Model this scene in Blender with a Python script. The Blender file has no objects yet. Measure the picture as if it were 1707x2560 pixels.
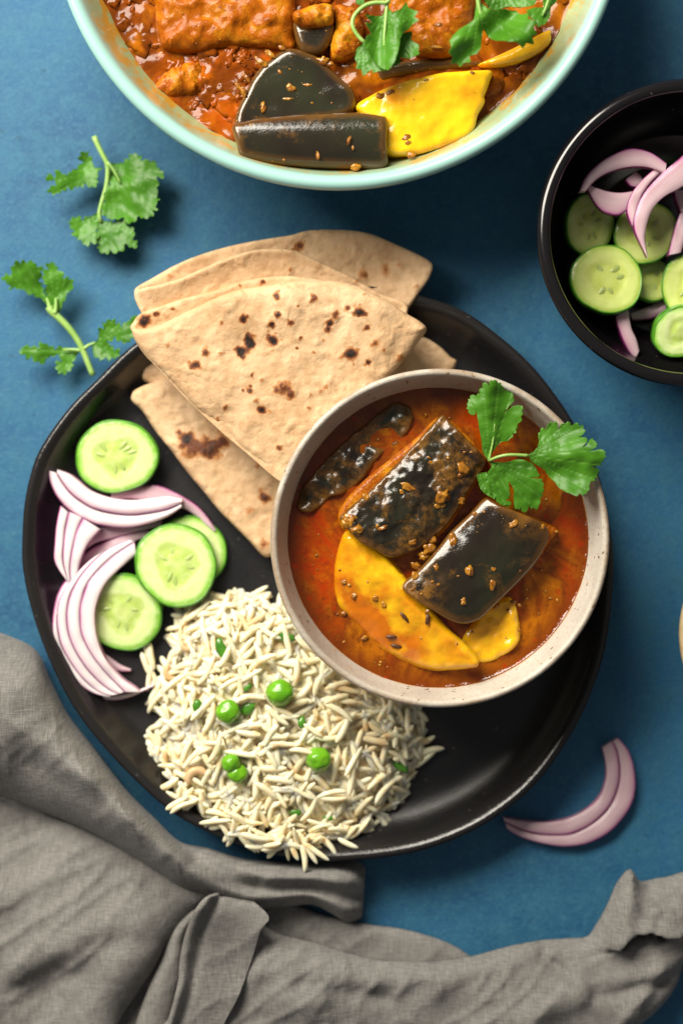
import bpy, math, random
import numpy as np
from mathutils import Vector, Matrix, noise
from mathutils.geometry import delaunay_2d_cdt
R = math.radians
rnd = random.Random(7)
scn = bpy.context.scene
col = scn.collection

# ------------------------------------------------------------------ camera, light, exposure
SPX = 0.00018371          # metres of tabletop per photograph pixel
H = 0.85                  # camera height above the table
cd = bpy.data.cameras.new("camera"); cam = bpy.data.objects.new("camera", cd); col.objects.link(cam)
cam.location = (0, 0, H)
cd.sensor_fit = 'VERTICAL'; cd.sensor_height = 36.0
cd.lens = 36.0 * H / (2560 * SPX)
cd.clip_start = 0.05; cd.clip_end = 20
cd.dof.use_dof = True; cd.dof.focus_distance = H - 0.052; cd.dof.aperture_fstop = 2.9
scn.camera = cam
w = bpy.data.worlds.new("World"); scn.world = w; w.use_nodes = True
bg = w.node_tree.nodes['Background']; bg.inputs[0].default_value = (1.0, 0.97, 0.95, 1); bg.inputs[1].default_value = 0.155
def area(name, loc, target, sx, sy, power, color):
    l = bpy.data.lights.new(name, 'AREA'); l.shape = 'RECTANGLE'; l.size = sx; l.size_y = sy
    l.energy = power; l.color = color
    o = bpy.data.objects.new(name, l); col.objects.link(o); o.location = loc
    o.rotation_euler = (Vector(target) - Vector(loc)).to_track_quat('-Z', 'Y').to_euler()
    return o
area("window_light", (-0.45, 0.62, 0.70), (-0.05, 0.0, 0), 0.80, 0.44, 26.5, (1.0, 0.93, 0.81))
scn.view_settings.view_transform = 'Standard'; scn.view_settings.look = 'None'
scn.view_settings.exposure = 0; scn.view_settings.gamma = 1

# ------------------------------------------------------------------ helpers
def W(u, v, z=0.0):
    k = SPX * (1 - z / H)
    return Vector(((u - 853.5) * k, (1280 - v) * k, z))
def cr(pts, n=None, step=None, closed=False):
    P = [np.array(p, float) for p in pts]; m = len(P); out = []
    segs = m if closed else m - 1
    for i in range(segs):
        if closed: p0, p1, p2, p3 = P[i-1], P[i], P[(i+1) % m], P[(i+2) % m]
        else: p0, p1, p2, p3 = P[max(i-1, 0)], P[i], P[i+1], P[min(i+2, m-1)]
        for k in range(12):
            t = k / 12
            out.append(.5*((2*p1)+(-p0+p2)*t+(2*p0-5*p1+4*p2-p3)*t*t+(-p0+3*p1-3*p2+p3)*t**3))
    out.append(P[0] if closed else P[-1])
    out = np.array(out)
    L = np.r_[0, np.cumsum(np.linalg.norm(np.diff(out, axis=0), axis=1))]
    if n is None: n = max(int(round(L[-1] / step)), 4)
    s = np.linspace(0, L[-1], n + 1 if closed else n)
    if closed: s = s[:-1]
    return np.stack([np.interp(s, L, out[:, k]) for k in range(out.shape[1])], 1)
def nz(x, y, z=0.0, sc=1.0): return noise.noise(Vector((x * sc, y * sc, z)))
def fbm(x, y, z=0.0, sc=1.0, o=3):
    a = 0; g = 1
    for i in range(o): a += g * noise.noise(Vector((x * sc, y * sc, z + i * 7.3))); g *= .5; sc *= 2.1
    return a
ORIG = {}
def thing(name, label, cat, loc, group=None):
    o = bpy.data.objects.new(name, None); col.objects.link(o); o.location = loc; o.empty_display_size = .01
    o['label'] = label; o['category'] = cat
    if group: o['group'] = group
    ORIG[o.name] = Vector(loc); return o
def link(name, me, parent=None, org=None):
    o = bpy.data.objects.new(name, me); col.objects.link(o)
    if parent is not None:
        o.parent = parent; ORIG[o.name] = ORIG[parent.name] + (org or Vector((0, 0, 0)))
        if org: o.location = org
    elif org is not None: o.location = org; ORIG[o.name] = Vector(org)
    else: ORIG[o.name] = Vector((0, 0, 0))
    return o
def tag(o, label=None, cat=None, group=None, kind=None):
    if label: o['label'] = label
    if cat: o['category'] = cat
    if group: o['group'] = group
    if kind: o['kind'] = kind
    return o
def mesh(name, V, F, m, parent=None, smooth=True, attrs=None, auto=None):
    """V in world space; the object keeps a local origin (its parent's, or its own base)."""
    V = [Vector(v) for v in V]
    if parent is not None: org = ORIG[parent.name]; loc = None
    else:
        a = np.array([tuple(v) for v in V]); org = Vector((a[:, 0].mean(), a[:, 1].mean(), a[:, 2].min())); loc = org
    me = bpy.data.meshes.new(name); me.from_pydata([tuple(v - org) for v in V], [], F)
    if smooth: me.polygons.foreach_set('use_smooth', [True] * len(me.polygons))
    for k, a in (attrs or {}).items():
        at = me.attributes.new(k, 'FLOAT', 'POINT'); at.data.foreach_set('value', [float(x) for x in a])
    me.materials.append(m)
    if auto:
        try: me.set_sharp_from_angle(angle=R(auto))
        except Exception: pass
    me.update()
    return link(name, me, parent, loc)
def pdist(P, B):
    """distance of points P (n,2) to closed polyline B (m,2)"""
    A0 = B; A1 = np.roll(B, -1, 0); d = A1 - A0; L = (d ** 2).sum(1) + 1e-18
    out = np.full(len(P), 1e9)
    for s in range(0, len(P), 3000):
        p = P[s:s+3000, None, :]; t = np.clip(((p - A0) * d).sum(2) / L, 0, 1)
        q = A0 + d * t[..., None]; out[s:s+3000] = np.sqrt(((p - q) ** 2).sum(2)).min(1)
    return out
def inside(P, B):
    x, y = P[:, 0], P[:, 1]; c = np.zeros(len(P), bool)
    for i in range(len(B)):
        x0, y0 = B[i]; x1, y1 = B[(i + 1) % len(B)]
        m = (y0 > y) != (y1 > y)
        with np.errstate(divide='ignore', invalid='ignore'):
            xx = (x1 - x0) * (y - y0) / (y1 - y0 + 1e-30) + x0
        c ^= m & (x < xx)
    return c
def xf(src, s):
    """pixel list from a zoom crop: src=(u0,v0,scale)"""
    return [(src[0] + x / src[2], src[1] + y / src[2]) for x, y in s]
def slab(name, outl, zref, m, parent=None, thick=.004, rr=.002, zf=None, res=.0012, shell=None, step=None, smooth_outline=True, attr=None, edge_drop=None, org_attr=True):
    """slab cut to a pixel outline: rounded edge, top surface zref+zf(u,v,d); shell = sheet of that thickness, else solid down to zref-thick"""
    step = step or res
    if smooth_outline: B = cr([tuple(W(u, v, zref)[:2]) for u, v in outl], step=step, closed=True)
    else:
        q = [W(u, v, zref) for u, v in outl]; B = []
        for i in range(len(q)):
            a, b = q[i], q[(i+1) % len(q)]; k = max(1, int((b-a).length / step))
            B += [tuple((a + (b-a) * j / k)[:2]) for j in range(k)]
        B = np.array(B)
    area2 = (B[:, 0] * np.roll(B[:, 1], -1) - np.roll(B[:, 0], -1) * B[:, 1]).sum()
    if area2 < 0: B = B[::-1].copy()
    t = np.roll(B, -1, 0) - np.roll(B, 1, 0); t /= np.linalg.norm(t, axis=1)[:, None] + 1e-12
    nrm = np.stack([-t[:, 1], t[:, 0]], 1)
    pts = []
    for q in (.12, .35, .7, 1.05):
        p = B + nrm * rr * q; ok = inside(p, B); p = p[ok]
        if len(p): p = p[pdist(p, B) > rr * q * .9]; pts.append(p)
    x0, y0 = B.min(0); x1, y1 = B.max(0)
    gx, gy = np.meshgrid(np.arange(x0, x1, res), np.arange(y0, y1, res * .87))
    gx = gx + (np.arange(gx.shape[0]) % 2)[:, None] * res * .5
    g = np.stack([gx.ravel(), gy.ravel()], 1); g = g[inside(g, B)]
    if len(g): g = g[pdist(g, B) > rr * 1.05 + res * .4]; pts.append(g)
    P = np.concatenate([B] + pts) if pts else B
    nb = len(B)
    vs, es, fs, ov, oe, of = delaunay_2d_cdt([Vector(p) for p in P], [(i, (i + 1) % nb) for i in range(nb)], [], 1, 1e-7)
    P = np.array([tuple(v) for v in vs]); d = pdist(P, B); d[d < 1e-7] = 0
    org2 = [o[0] if len(o) else -1 for o in ov]
    k = SPX * (1 - zref / H)
    U = P[:, 0] / k + 853.5; Vv = 1280 - P[:, 1] / k
    e = np.sqrt(np.clip(1 - (1 - np.clip(d / rr, 0, 1)) ** 2, 0, 1))
    drop = thick * .8 if edge_drop is None else edge_drop
    Z = np.array([zref + (zf(U[i], Vv[i], d[i]) if zf else 0) for i in range(len(P))]) - (1 - e) * drop
    V = [(P[i, 0], P[i, 1], Z[i]) for i in range(len(P))]
    F = []
    for f in fs:
        if len(f) < 3: continue
        a, b, c = P[f[0]], P[f[1]], P[f[2]]
        F.append(tuple(f) if (b[0]-a[0])*(c[1]-a[1]) - (b[1]-a[1])*(c[0]-a[0]) > 0 else tuple(reversed(f)))
    cnt = {}
    for f in F:
        for i in range(len(f)):
            a, b = f[i], f[(i+1) % len(f)]; cnt[(a, b)] = 1
    bed = [(a, b) for (a, b) in cnt if (b, a) not in cnt]
    n = len(V)
    if shell:
        V += [(x, y, z - shell) for x, y, z in V]
        F += [tuple(n + i for i in reversed(f)) for f in F]
        for a, b in bed: F.append((b, a, a + n, b + n))
        extra = n
        idx = list(range(n))
    else:
        mp = {}; idx = []
        for a, b in bed:
            for q in (a, b):
                if q not in mp: mp[q] = len(V); V.append((V[q][0], V[q][1], zref - thick)); idx.append(q)
            F.append((b, a, mp[a], mp[b]))
        nxt = {a: b for a, b in bed}
        if bed:
            s0 = bed[0][0]; loop = [s0]; q = nxt[s0]
            while q != s0 and len(loop) < len(bed) + 1: loop.append(q); q = nxt.get(q, s0)
            F.append(tuple(mp[q] for q in reversed(loop)))
    A = {'edge': list(d) + [d[i] for i in idx]}
    for kx, fn in (attr or {}).items():
        v = [fn(U[i], Vv[i], d[i]) for i in range(n)]; A[kx] = v + [v[i] for i in idx]
    return mesh(name, V, F, m, parent, attrs=A, auto=60 if not shell else None)
def ribbon(name, A, B, m, parent=None, n=60, mm=10, zf=None, z0=.01, thick=.002, attr=None, flip=False):
    """sheet or crescent between two pixel curves; z = z0+zf(s,t); side walls down to a bottom copy"""
    a = cr(A, n=n); b = cr(B, n=n); V = []; S = []; T = []
    for i in range(n):
        for j in range(mm):
            t = j / (mm - 1); s = i / (n - 1)
            u, v = a[i] * (1 - t) + b[i] * t
            z = z0 + (zf(s, t, u, v) if zf else 0); V.append(W(u, v, z)); S.append(s); T.append(t)
    N0 = len(V)
    V += [Vector((p.x, p.y, p.z - thick)) for p in V]
    F = []; q = lambda i, j: i * mm + j
    for i in range(n - 1):
        for j in range(mm - 1):
            F.append((q(i, j), q(i, j+1), q(i+1, j+1), q(i+1, j)))
            F.append((N0+q(i, j), N0+q(i+1, j), N0+q(i+1, j+1), N0+q(i, j+1)))
        F.append((q(i, 0), q(i+1, 0), N0+q(i+1, 0), N0+q(i, 0)))
        F.append((q(i+1, mm-1), q(i, mm-1), N0+q(i, mm-1), N0+q(i+1, mm-1)))
    for j in range(mm - 1):
        F.append((q(0, j+1), q(0, j), N0+q(0, j), N0+q(0, j+1)))
        F.append((q(n-1, j), q(n-1, j+1), N0+q(n-1, j+1), N0+q(n-1, j)))
    p0, p1, p2 = V[F[0][0]], V[F[0][1]], V[F[0][2]]
    if (p1 - p0).cross(p2 - p0).z < 0: F = [tuple(reversed(f)) for f in F]
    return mesh(name, V, F, m, parent, attrs={'s': S + S, 't': T + T}, auto=50)
def tube(name, P, rad, m, parent=None, sides=8):
    P = [Vector(p) for p in P]; n = len(P); V = []; F = []
    for i, p in enumerate(P):
        d = (P[min(i+1, n-1)] - P[max(i-1, 0)]).normalized(); x = d.cross(Vector((0, 0, 1))).normalized(); y = x.cross(d)
        r = rad[i] if isinstance(rad, (list, tuple)) else rad
        for k in range(sides): a = 2*math.pi*k/sides; V.append(p + x*math.cos(a)*r + y*math.sin(a)*r)
    for i in range(n-1):
        for k in range(sides):
            k2 = (k+1) % sides; F.append((i*sides+k, i*sides+k2, (i+1)*sides+k2, (i+1)*sides+k))
    F.append(tuple(reversed(range(sides)))); F.append(tuple((n-1)*sides+k for k in range(sides)))
    return mesh(name, V, F, m, parent)
def stem_px(name, pts, z, r0, r1, m, parent, n=14):
    c = cr([(p[0], p[1], p[2] if len(p) > 2 else z) for p in pts], n=n)
    return tube(name, [W(*p) for p in c], [r0 + (r1-r0)*i/(n-1) for i in range(n)], m, parent)
def blob(V, F, c, rx, ry, rz, ang=0, seg=10, rings=6, jit=.0, seed=0, tilt=0):
    b = len(V); M = Matrix.Rotation(ang, 3, 'Z') @ Matrix.Rotation(tilt, 3, 'X')
    for i in range(rings + 1):
        th = math.pi * i / rings
        for k in range(seg if 0 < i < rings else 1):
            ph = 2*math.pi*k/seg; p = Vector((math.sin(th)*math.cos(ph), math.sin(th)*math.sin(ph), math.cos(th)))
            s = 1 + jit * noise.noise(p * 1.6 + Vector((seed, seed*.7, 0)))
            V.append(Vector(c) + M @ Vector((p.x*rx*s, p.y*ry*s, p.z*rz*s)))
    def id(i, k): return b if i == 0 else (b + 1 + (rings-1)*seg if i == rings else b + 1 + (i-1)*seg + k % seg)
    for i in range(rings):
        for k in range(seg):
            if i == 0: F.append((id(0, 0), id(1, k), id(1, k+1)))
            elif i == rings-1: F.append((id(i, k), id(rings, 0), id(i, k+1)))
            else: F.append((id(i, k), id(i+1, k), id(i+1, k+1), id(i, k+1)))
def lathe(name, c, prof, m, parent=None, seg=128, rf=None, attrs=True, wob=0, auto=None):
    """prof: (radius, z) from outside bottom over the rim to inside centre; rf(angle)->scale of radius"""
    V = []; F = []; n = len(prof); A = []
    L = 0
    for i, (r, z) in enumerate(prof):
        for k in range(seg):
            a = 2*math.pi*k/seg; s = rf(a) if rf else 1
            s *= 1 + wob*nz(math.cos(a)*1.2, math.sin(a)*1.2, i*.02)
            V.append(Vector((c[0] + math.cos(a)*r*s, c[1] + math.sin(a)*r*s, z))); A.append(i/(n-1))
    for i in range(n-1):
        for k in range(seg):
            k2 = (k+1) % seg; F.append((i*seg+k, i*seg+k2, (i+1)*seg+k2, (i+1)*seg+k))
    F.append(tuple((n-1)*seg+k for k in range(seg))); F.append(tuple(reversed(range(seg))))
    return mesh(name, V, F, m, parent, attrs={'t': A}, auto=auto)
def smoothprof(pts, n): return [tuple(p) for p in cr(pts, n=n)]

# ------------------------------------------------------------------ materials
class NT:
    def __init__(s, name):
        s.m = bpy.data.materials.new(name); s.m.use_nodes = True; s.t = s.m.node_tree
        s.b = s.t.nodes['Principled BSDF']; s.tc = s.t.nodes.new('ShaderNodeTexCoord'); s.co = s.tc.outputs['Object']
        g = s.t.nodes.new('ShaderNodeNewGeometry'); s.pos = g.outputs['Position']
    def n(s, ty, **kw):
        x = s.t.nodes.new('ShaderNode' + ty)
        for k, v in kw.items():
            if k.startswith('_'): setattr(x, k[1:], v)
            else: s.put(x, k.replace('_', ' '), v)
        return x
    def put(s, x, key, v):
        i = x.inputs[int(key)] if key.isdigit() else x.inputs[key]
        if hasattr(v, 'is_linked') or hasattr(v, 'links'): s.t.links.new(v, i)
        elif isinstance(v, (tuple, list)) and len(v) == 3 and i.type == 'RGBA': i.default_value = (*v, 1)
        else: i.default_value = v
    def noise(s, sc, det=3, vec=None, rough=.55, dist=0): return s.n('TexNoise', Vector=vec or s.pos, Scale=sc, Detail=det, Roughness=rough, Distortion=dist).outputs['Fac']
    def vor(s, sc, vec=None, f='F1', out='Distance'): return s.n('TexVoronoi', _feature=f, Vector=vec or s.pos, Scale=sc).outputs[out]
    def ramp(s, fac, *st, interp='LINEAR'):
        r = s.n('ValToRGB', Fac=fac); e = r.color_ramp; e.interpolation = interp
        while len(e.elements) < len(st): e.elements.new(.5)
        for k, (p, c) in enumerate(st):
            e.elements[k].position = p; e.elements[k].color = (c, c, c, 1) if not isinstance(c, tuple) else (*c, 1)
        return r.outputs['Color']
    def mix(s, f, a, b, mode='MIX'):
        x = s.n('Mix', _data_type='RGBA', _blend_type=mode)
        s.put(x, '0', f); s.put(x, '6', a); s.put(x, '7', b); return x.outputs[2]
    def math(s, op, a, b=0.0, c=None):
        x = s.n('Math', _operation=op); s.put(x, '0', a); s.put(x, '1', b)
        if c is not None: s.put(x, '2', c)
        return x.outputs[0]
    def attr(s, name): return s.n('Attribute', _attribute_name=name).outputs['Fac']
    def scale(s, v, vec=None):
        x = s.n('Mapping', Vector=vec or s.pos); x.inputs['Scale'].default_value = v; return x.outputs[0]
    def rot(s, a, v=(1, 1, 1)):
        x = s.n('Mapping', Vector=s.pos); x.inputs['Rotation'].default_value = (0, 0, a); x.inputs['Scale'].default_value = v; return x.outputs[0]
    def bump(s, h, dist, strength=1.0, prev=None):
        x = s.n('Bump', Height=h, Distance=dist, Strength=strength)
        if prev is not None: s.put(x, 'Normal', prev)
        s.put(s.b, 'Normal', x.outputs[0]); return x.outputs[0]
    def fin(s, color=None, rough=None, sss=None, sr=(1, .6, .3), ss=.002, coat=None, cr_=.1, spec=None, trans=None, sheen=None):
        if color is not None: s.put(s.b, 'Base Color', color)
        if rough is not None: s.put(s.b, 'Roughness', rough)
        if sss: s.b.inputs['Subsurface Weight'].default_value = sss; s.b.inputs['Subsurface Radius'].default_value = sr; s.b.inputs['Subsurface Scale'].default_value = ss
        if coat: s.b.inputs['Coat Weight'].default_value = coat; s.b.inputs['Coat Roughness'].default_value = cr_
        if spec is not None: s.b.inputs['Specular IOR Level'].default_value = spec
        if sheen: s.b.inputs['Sheen Weight'].default_value = sheen; s.b.inputs['Sheen Roughness'].default_value = .5
        return s.m

def m_table():
    s = NT('blue_painted_board')
    big = s.noise(9, 4); mid = s.noise(70, 5, rough=.7); fine = s.noise(650, 3, rough=.7)
    c = s.mix(s.ramp(big, (.36, 0), (.64, 1)), (.008, .070, .165), (.018, .122, .260))
    c = s.mix(s.ramp(mid, (.35, 0), (.68, 1)), c, (.024, .125, .215))
    c = s.mix(s.ramp(s.noise(240, 3), (.50, 0), (.70, .7)), c, (.030, .140, .235))
    c = s.mix(s.ramp(fine, (.50, 0), (.76, .7)), c, (.060, .180, .265))
    dk = s.math('MULTIPLY', s.ramp(s.noise(260, 3, rough=.65), (.60, 0), (.72, .6)), s.ramp(s.noise(45, 2), (.4, .25), (.6, 1)))
    c = s.mix(dk, c, (.006, .04, .085))
    h = s.math('ADD', s.math('MULTIPLY', fine, .5), mid)
    s.bump(h, .0008, .6)
    return s.fin(c, .62, spec=.35)
def m_plate():
    s = NT('matte_black_stoneware'); f = s.noise(900, 2)
    c = s.mix(s.ramp(s.noise(30, 4), (.3, 0), (.7, 1)), (.0075, .0075, .0088), (.0125, .0120, .0132))
    wear = s.ramp(s.attr('t'), (.26, 0), (.285, 1), (.31, 1), (.335, 0))
    c = s.mix(s.math('MULTIPLY', wear, .30), c, (.030, .026, .024))
    sp = s.ramp(s.noise(420, 1), (.74, 0), (.78, .5)); c = s.mix(sp, c, (.10, .09, .08))
    s.bump(f, .0002, .5)
    rim = s.ramp(s.attr('t'), (.265, 0), (.285, 1), (.34, 1), (.38, 0))
    return s.fin(c, s.mix(rim, s.ramp(s.noise(60, 3), (.3, .36), (.7, .46)), (.17, .17, .17)), spec=.42)
def m_cream():
    s = NT('speckled_cream_stoneware')
    c = s.mix(s.ramp(s.noise(40, 4), (.3, 0), (.7, 1)), (.44, .41, .355), (.59, .56, .49))
    c = s.mix(s.ramp(s.noise(700, 2), (.5, 0), (.75, .5)), c, (.36, .28, .20))
    c = s.mix(s.ramp(s.noise(330, 1), (.70, 0), (.74, .9)), c, (.14, .08, .045))
    st = s.math('MULTIPLY', s.ramp(s.noise(130, 2), (.66, 0), (.70, 1)), s.ramp(s.attr('t'), (.47, 0), (.50, 1), (.56, 1), (.6, 1)))
    c = s.mix(s.math('MULTIPLY', st, .55), c, (.55, .25, .02))
    c = s.mix(s.math('MULTIPLY', s.ramp(s.attr('t'), (.38, 0), (.43, .8), (.45, .0)), s.ramp(s.noise(60, 3), (.4, .2), (.6, 1))), c, (.28, .18, .10))
    z = s.n('SeparateXYZ', Vector=s.pos).outputs[2]
    lv = s.math('ADD', z, s.math('MULTIPLY', s.math('SUBTRACT', s.noise(80, 3), .5), .0022))
    band = s.math('MULTIPLY', s.ramp(s.math('MULTIPLY', s.math('SUBTRACT', lv, .0430), 300), (.0, 1), (.38, .9), (.66, 0)), s.ramp(s.attr('t'), (.45, 0), (.47, 1)))
    c = s.mix(s.math('MULTIPLY', band, .85), c, (.50, .21, .010))
    s.bump(s.noise(600, 3), .0003, .6)
    return s.fin(c, .42, spec=.45)
def m_teal():
    s = NT('pale_turquoise_enamel')
    z = s.n('SeparateXYZ', Vector=s.pos).outputs[2]
    near = s.ramp(s.math('MULTIPLY', s.math('SUBTRACT', .0695, z), 1 / .016), (.0, 0), (.35, .75), (1, 1))
    inner = s.ramp(s.attr('t'), (.405, 0), (.43, 1))
    n1 = s.noise(75, 4, rough=.7, dist=.6); k = s.math('MULTIPLY', s.ramp(n1, (.47, 0), (.57, 1)), s.math('MULTIPLY', near, inner))
    film = s.math('MULTIPLY', s.math('MULTIPLY', near, inner), .7)
    c = s.mix(film, (.30, .53, .48), (.36, .38, .09))
    c = s.mix(s.math('MULTIPLY', k, .9), c, (.58, .27, .012))
    return s.fin(c, .22, coat=.35, cr_=.08)
def m_black():
    s = NT('glossy_black_glaze')
    c = s.mix(s.ramp(s.noise(420, 1), (.76, 0), (.80, .6)), (.006, .005, .006), (.16, .15, .15))
    return s.fin(c, .16, spec=.55)
def m_gravy(name, dark=0.0, lumpy=0):
    s = NT(name)
    a = s.noise(20, 4, rough=.6, dist=1.2); b = s.noise(120, 4, rough=.65); f = s.noise(600, 3)
    c = s.ramp(a, (.34, (.36, .028, .001)), (.44, (.32, .050, .001)), (.52, (.17, .034, .002)), (.62, (.38, .115, .002)), (.72, (.12, .020, .001)))
    c = s.mix(s.ramp(b, (.52, 0), (.72, .7)), c, (.46, .15, .002))
    c = s.mix(s.ramp(s.noise(60, 3, dist=2.0), (.60, 0), (.68, .55)), c, (.13, .026, .003))
    c = s.mix(s.ramp(s.noise(210, 2), (.64, 0), (.72, .6)), c, (.09, .018, .003))
    c = s.mix(s.ramp(f, (.58, 0), (.70, .55)), c, (.13, .03, .004))
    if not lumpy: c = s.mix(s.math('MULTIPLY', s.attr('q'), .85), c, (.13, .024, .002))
    if lumpy:
        c = s.ramp(a, (.32, (.28, .036, .001)), (.44, (.34, .070, .002)), (.54, (.20, .040, .002)), (.64, (.42, .130, .003)), (.76, (.13, .024, .002)))
        c = s.mix(s.ramp(b, (.50, 0), (.70, .6)), c, (.44, .13, .003))
        c = s.mix(s.ramp(s.noise(45, 3, dist=1.0), (.42, .85), (.58, 0)), c, (.11, .024, .002))
        c = s.mix(s.ramp(s.noise(240, 3), (.64, 0), (.72, .5)), c, (.13, .03, .003))
        h = s.math('ADD', s.math('MULTIPLY', s.noise(75, 3), .7), s.math('MULTIPLY', s.noise(380, 3), .16))
        s.bump(h, .0020, .5)
        return s.fin(c, .15, sss=.06, sr=(1, .35, .08), ss=.002, spec=.25)
    vv = s.ramp(s.vor(150), (.16, 1), (.24, 0)); vv = s.math('MULTIPLY', vv, s.ramp(s.noise(40, 2), (.45, 0), (.55, 1)))
    c = s.mix(s.math('MULTIPLY', vv, .6), c, (.30, .022, .001))
    h = s.math('ADD', s.math('MULTIPLY', b, 1.0), s.math('MULTIPLY', f, .25))
    s.bump(h, .0011, .55)
    return s.fin(c, .10, spec=.4)
def m_egg(name, smear=.5):
    s = NT(name)
    a = s.noise(75, 5, rough=.7, dist=.5); b = s.noise(500, 3, rough=.7)
    c = s.mix(s.ramp(s.noise(26, 2), (.35, 0), (.65, 1)), (.016, .011, .008), (.024, .026, .013))
    k = s.math('MULTIPLY', s.ramp(a, (.58 - .14*smear, 0), (.70 - .12*smear, 1)), s.ramp(b, (.36, .2), (.60, 1)))
    k = s.math('MULTIPLY', k, .35 + .55*smear)
    c = s.mix(k, c, (.24, .105, .012))
    k2 = s.math('MULTIPLY', s.attr('stain'), s.ramp(s.noise(230, 4, rough=.7), (.42, 0), (.58, 1)))
    c = s.mix(k2, c, (.26, .115, .012)); k = s.math('MAXIMUM', k, k2)
    c = s.mix(s.ramp(s.attr('edge'), (0, .6), (.0005, .0)), c, (.20, .08, .01))
    s.bump(s.math('ADD', s.math('MULTIPLY', a, 1.0), s.math('MULTIPLY', b, .55)), .0008, .18 + .5*smear)
    return s.fin(c, s.ramp(k, (0, .20 if smear > .5 else .13), (1, .34)), coat=.3, cr_=.08, spec=.4)
def m_flesh(name='eggplant_flesh', am=0):
    s = NT(name)
    a = s.noise(90, 5, rough=.7, dist=.6)
    c = s.ramp(a, (.34, (.52, .24, .010)), (.48, (.42, .13, .005)), (.58, (.26, .055, .003)), (.70, (.50, .20, .008)))
    if am: c = s.mix(s.ramp(s.noise(38, 4, dist=1.0), (.36, 1), (.60, .25)), c, (.29, .070, .002)); c = s.mix(s.ramp(s.noise(300, 3), (.60, 0), (.72, .7)), c, (.14, .03, .002))
    s.bump(s.math('ADD', a, s.math('MULTIPLY', s.noise(420, 3), .3)), .0022 if not am else .0014, .7); return s.fin(c, .24, sss=.10, ss=.002, spec=.2)
def m_potato(name='turmeric_potato', red=.5):
    s = NT(name)
    a = s.noise(42, 4, rough=.6, dist=.5); c = s.ramp(a, (.36, (.90, .56, .010)), (.56, (.86, .48, .008)), (.70, (.74, .30, .005)), (.85, (.50, .10, .004)))
    c = s.mix(.6, c, (.90, .55, .010))
    c = s.mix(s.math('MULTIPLY', s.attr('stain'), s.ramp(s.noise(70, 4), (.34, .15), (.60, .9))), c, (.55, .15, .003))
    c = s.mix(s.ramp(s.noise(420, 2), (.74, 0), (.80, .5)), c, (.20, .05, .003))
    s.bump(s.math('ADD', s.noise(120, 3), s.math('MULTIPLY', s.noise(500, 2), .3)), .0009, .5)
    return s.fin(c, .20, sss=.35, sr=(1, .5, .05), ss=.003, coat=.25, cr_=.06)
def m_bit(c0=(.40, .18, .014), c1=(.20, .065, .006), name='onion_spice_bit'):
    s = NT(name); c = s.mix(s.ramp(s.noise(140, 2), (.4, 0), (.6, 1)), c0, c1)
    s.bump(s.noise(700, 2), .0005, .5); return s.fin(c, .22, sss=.4, sr=(1, .45, .10), ss=.002, coat=.15)
def m_roti():
    s = NT('toasted_wheat_flatbread')
    a = s.noise(38, 5, rough=.6); b = s.noise(170, 4, rough=.65); f = s.noise(1100, 2)
    c = s.mix(s.ramp(a, (.32, 0), (.68, 1)), (.53, .335, .175), (.70, .490, .290))
    c = s.mix(s.ramp(b, (.48, 0), (.72, .7)), c, (.40, .22, .100))
    c = s.mix(s.ramp(s.noise(95, 2), (.64, 0), (.76, .55)), c, (.72, .53, .31))
    br = s.attr('burn'); nn = s.math('ADD', br, s.math('MULTIPLY', s.math('SUBTRACT', s.noise(330, 3, rough=.7), .5), .75))
    nn = s.math('MULTIPLY', nn, s.ramp(br, (.02, 0), (.14, 1)))
    c = s.mix(s.ramp(nn, (.16, 0), (.34, .85)), c, (.40, .15, .035))
    c = s.mix(s.ramp(nn, (.36, 0), (.56, 1)), c, (.13, .038, .013))
    c = s.mix(s.ramp(nn, (.66, 0), (.86, .95)), c, (.012, .007, .005))
    h = s.math('ADD', s.math('MULTIPLY', a, 1.2), s.math('ADD', s.math('MULTIPLY', b, .55), s.math('MULTIPLY', f, .08)))
    h = s.math('ADD', h, s.math('MULTIPLY', s.ramp(s.noise(120, 1), (.58, 0), (.72, 1)), .35))
    s.bump(h, .0026, .5)
    return s.fin(c, .62, sss=.12, ss=.002, spec=.3)
def m_leaf():
    s = NT('coriander_leaf')
    v = s.attr('vein'); c = s.mix(s.ramp(s.noise(70, 3), (.3, 0), (.7, 1)), (.048, .185, .007), (.095, .30, .018))
    c = s.mix(s.math('MULTIPLY', v, .6), c, (.20, .42, .09))
    s.bump(s.math('ADD', s.math('MULTIPLY', s.noise(330, 3), .6), s.math('MULTIPLY', v, -.8)), .0005, .5)
    s.fin(c, .40, spec=.4)
    tr = s.n('BsdfTranslucent', Color=s.mix(.5, c, (.25, .60, .02)))
    mx = s.n('MixShader'); s.put(mx, '0', .32); s.t.links.new(s.b.outputs[0], mx.inputs[1]); s.t.links.new(tr.outputs[0], mx.inputs[2])
    s.t.links.new(mx.outputs[0], s.t.nodes['Material Output'].inputs[0]); return s.m
def m_simple(name, c, rough=.4, sss=None, sr=(1, .6, .3), ss=.002, bump=None, coat=None, c2=None, nsc=120, spec=None):
    s = NT(name)
    cc = s.mix(s.ramp(s.noise(nsc, 3), (.35, 0), (.65, 1)), c, c2 or tuple(x*.8 for x in c))
    if bump: s.bump(s.noise(bump[0], 3), bump[1], .6)
    return s.fin(cc, rough, sss=sss, sr=sr, ss=ss, coat=coat, spec=spec)
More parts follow.
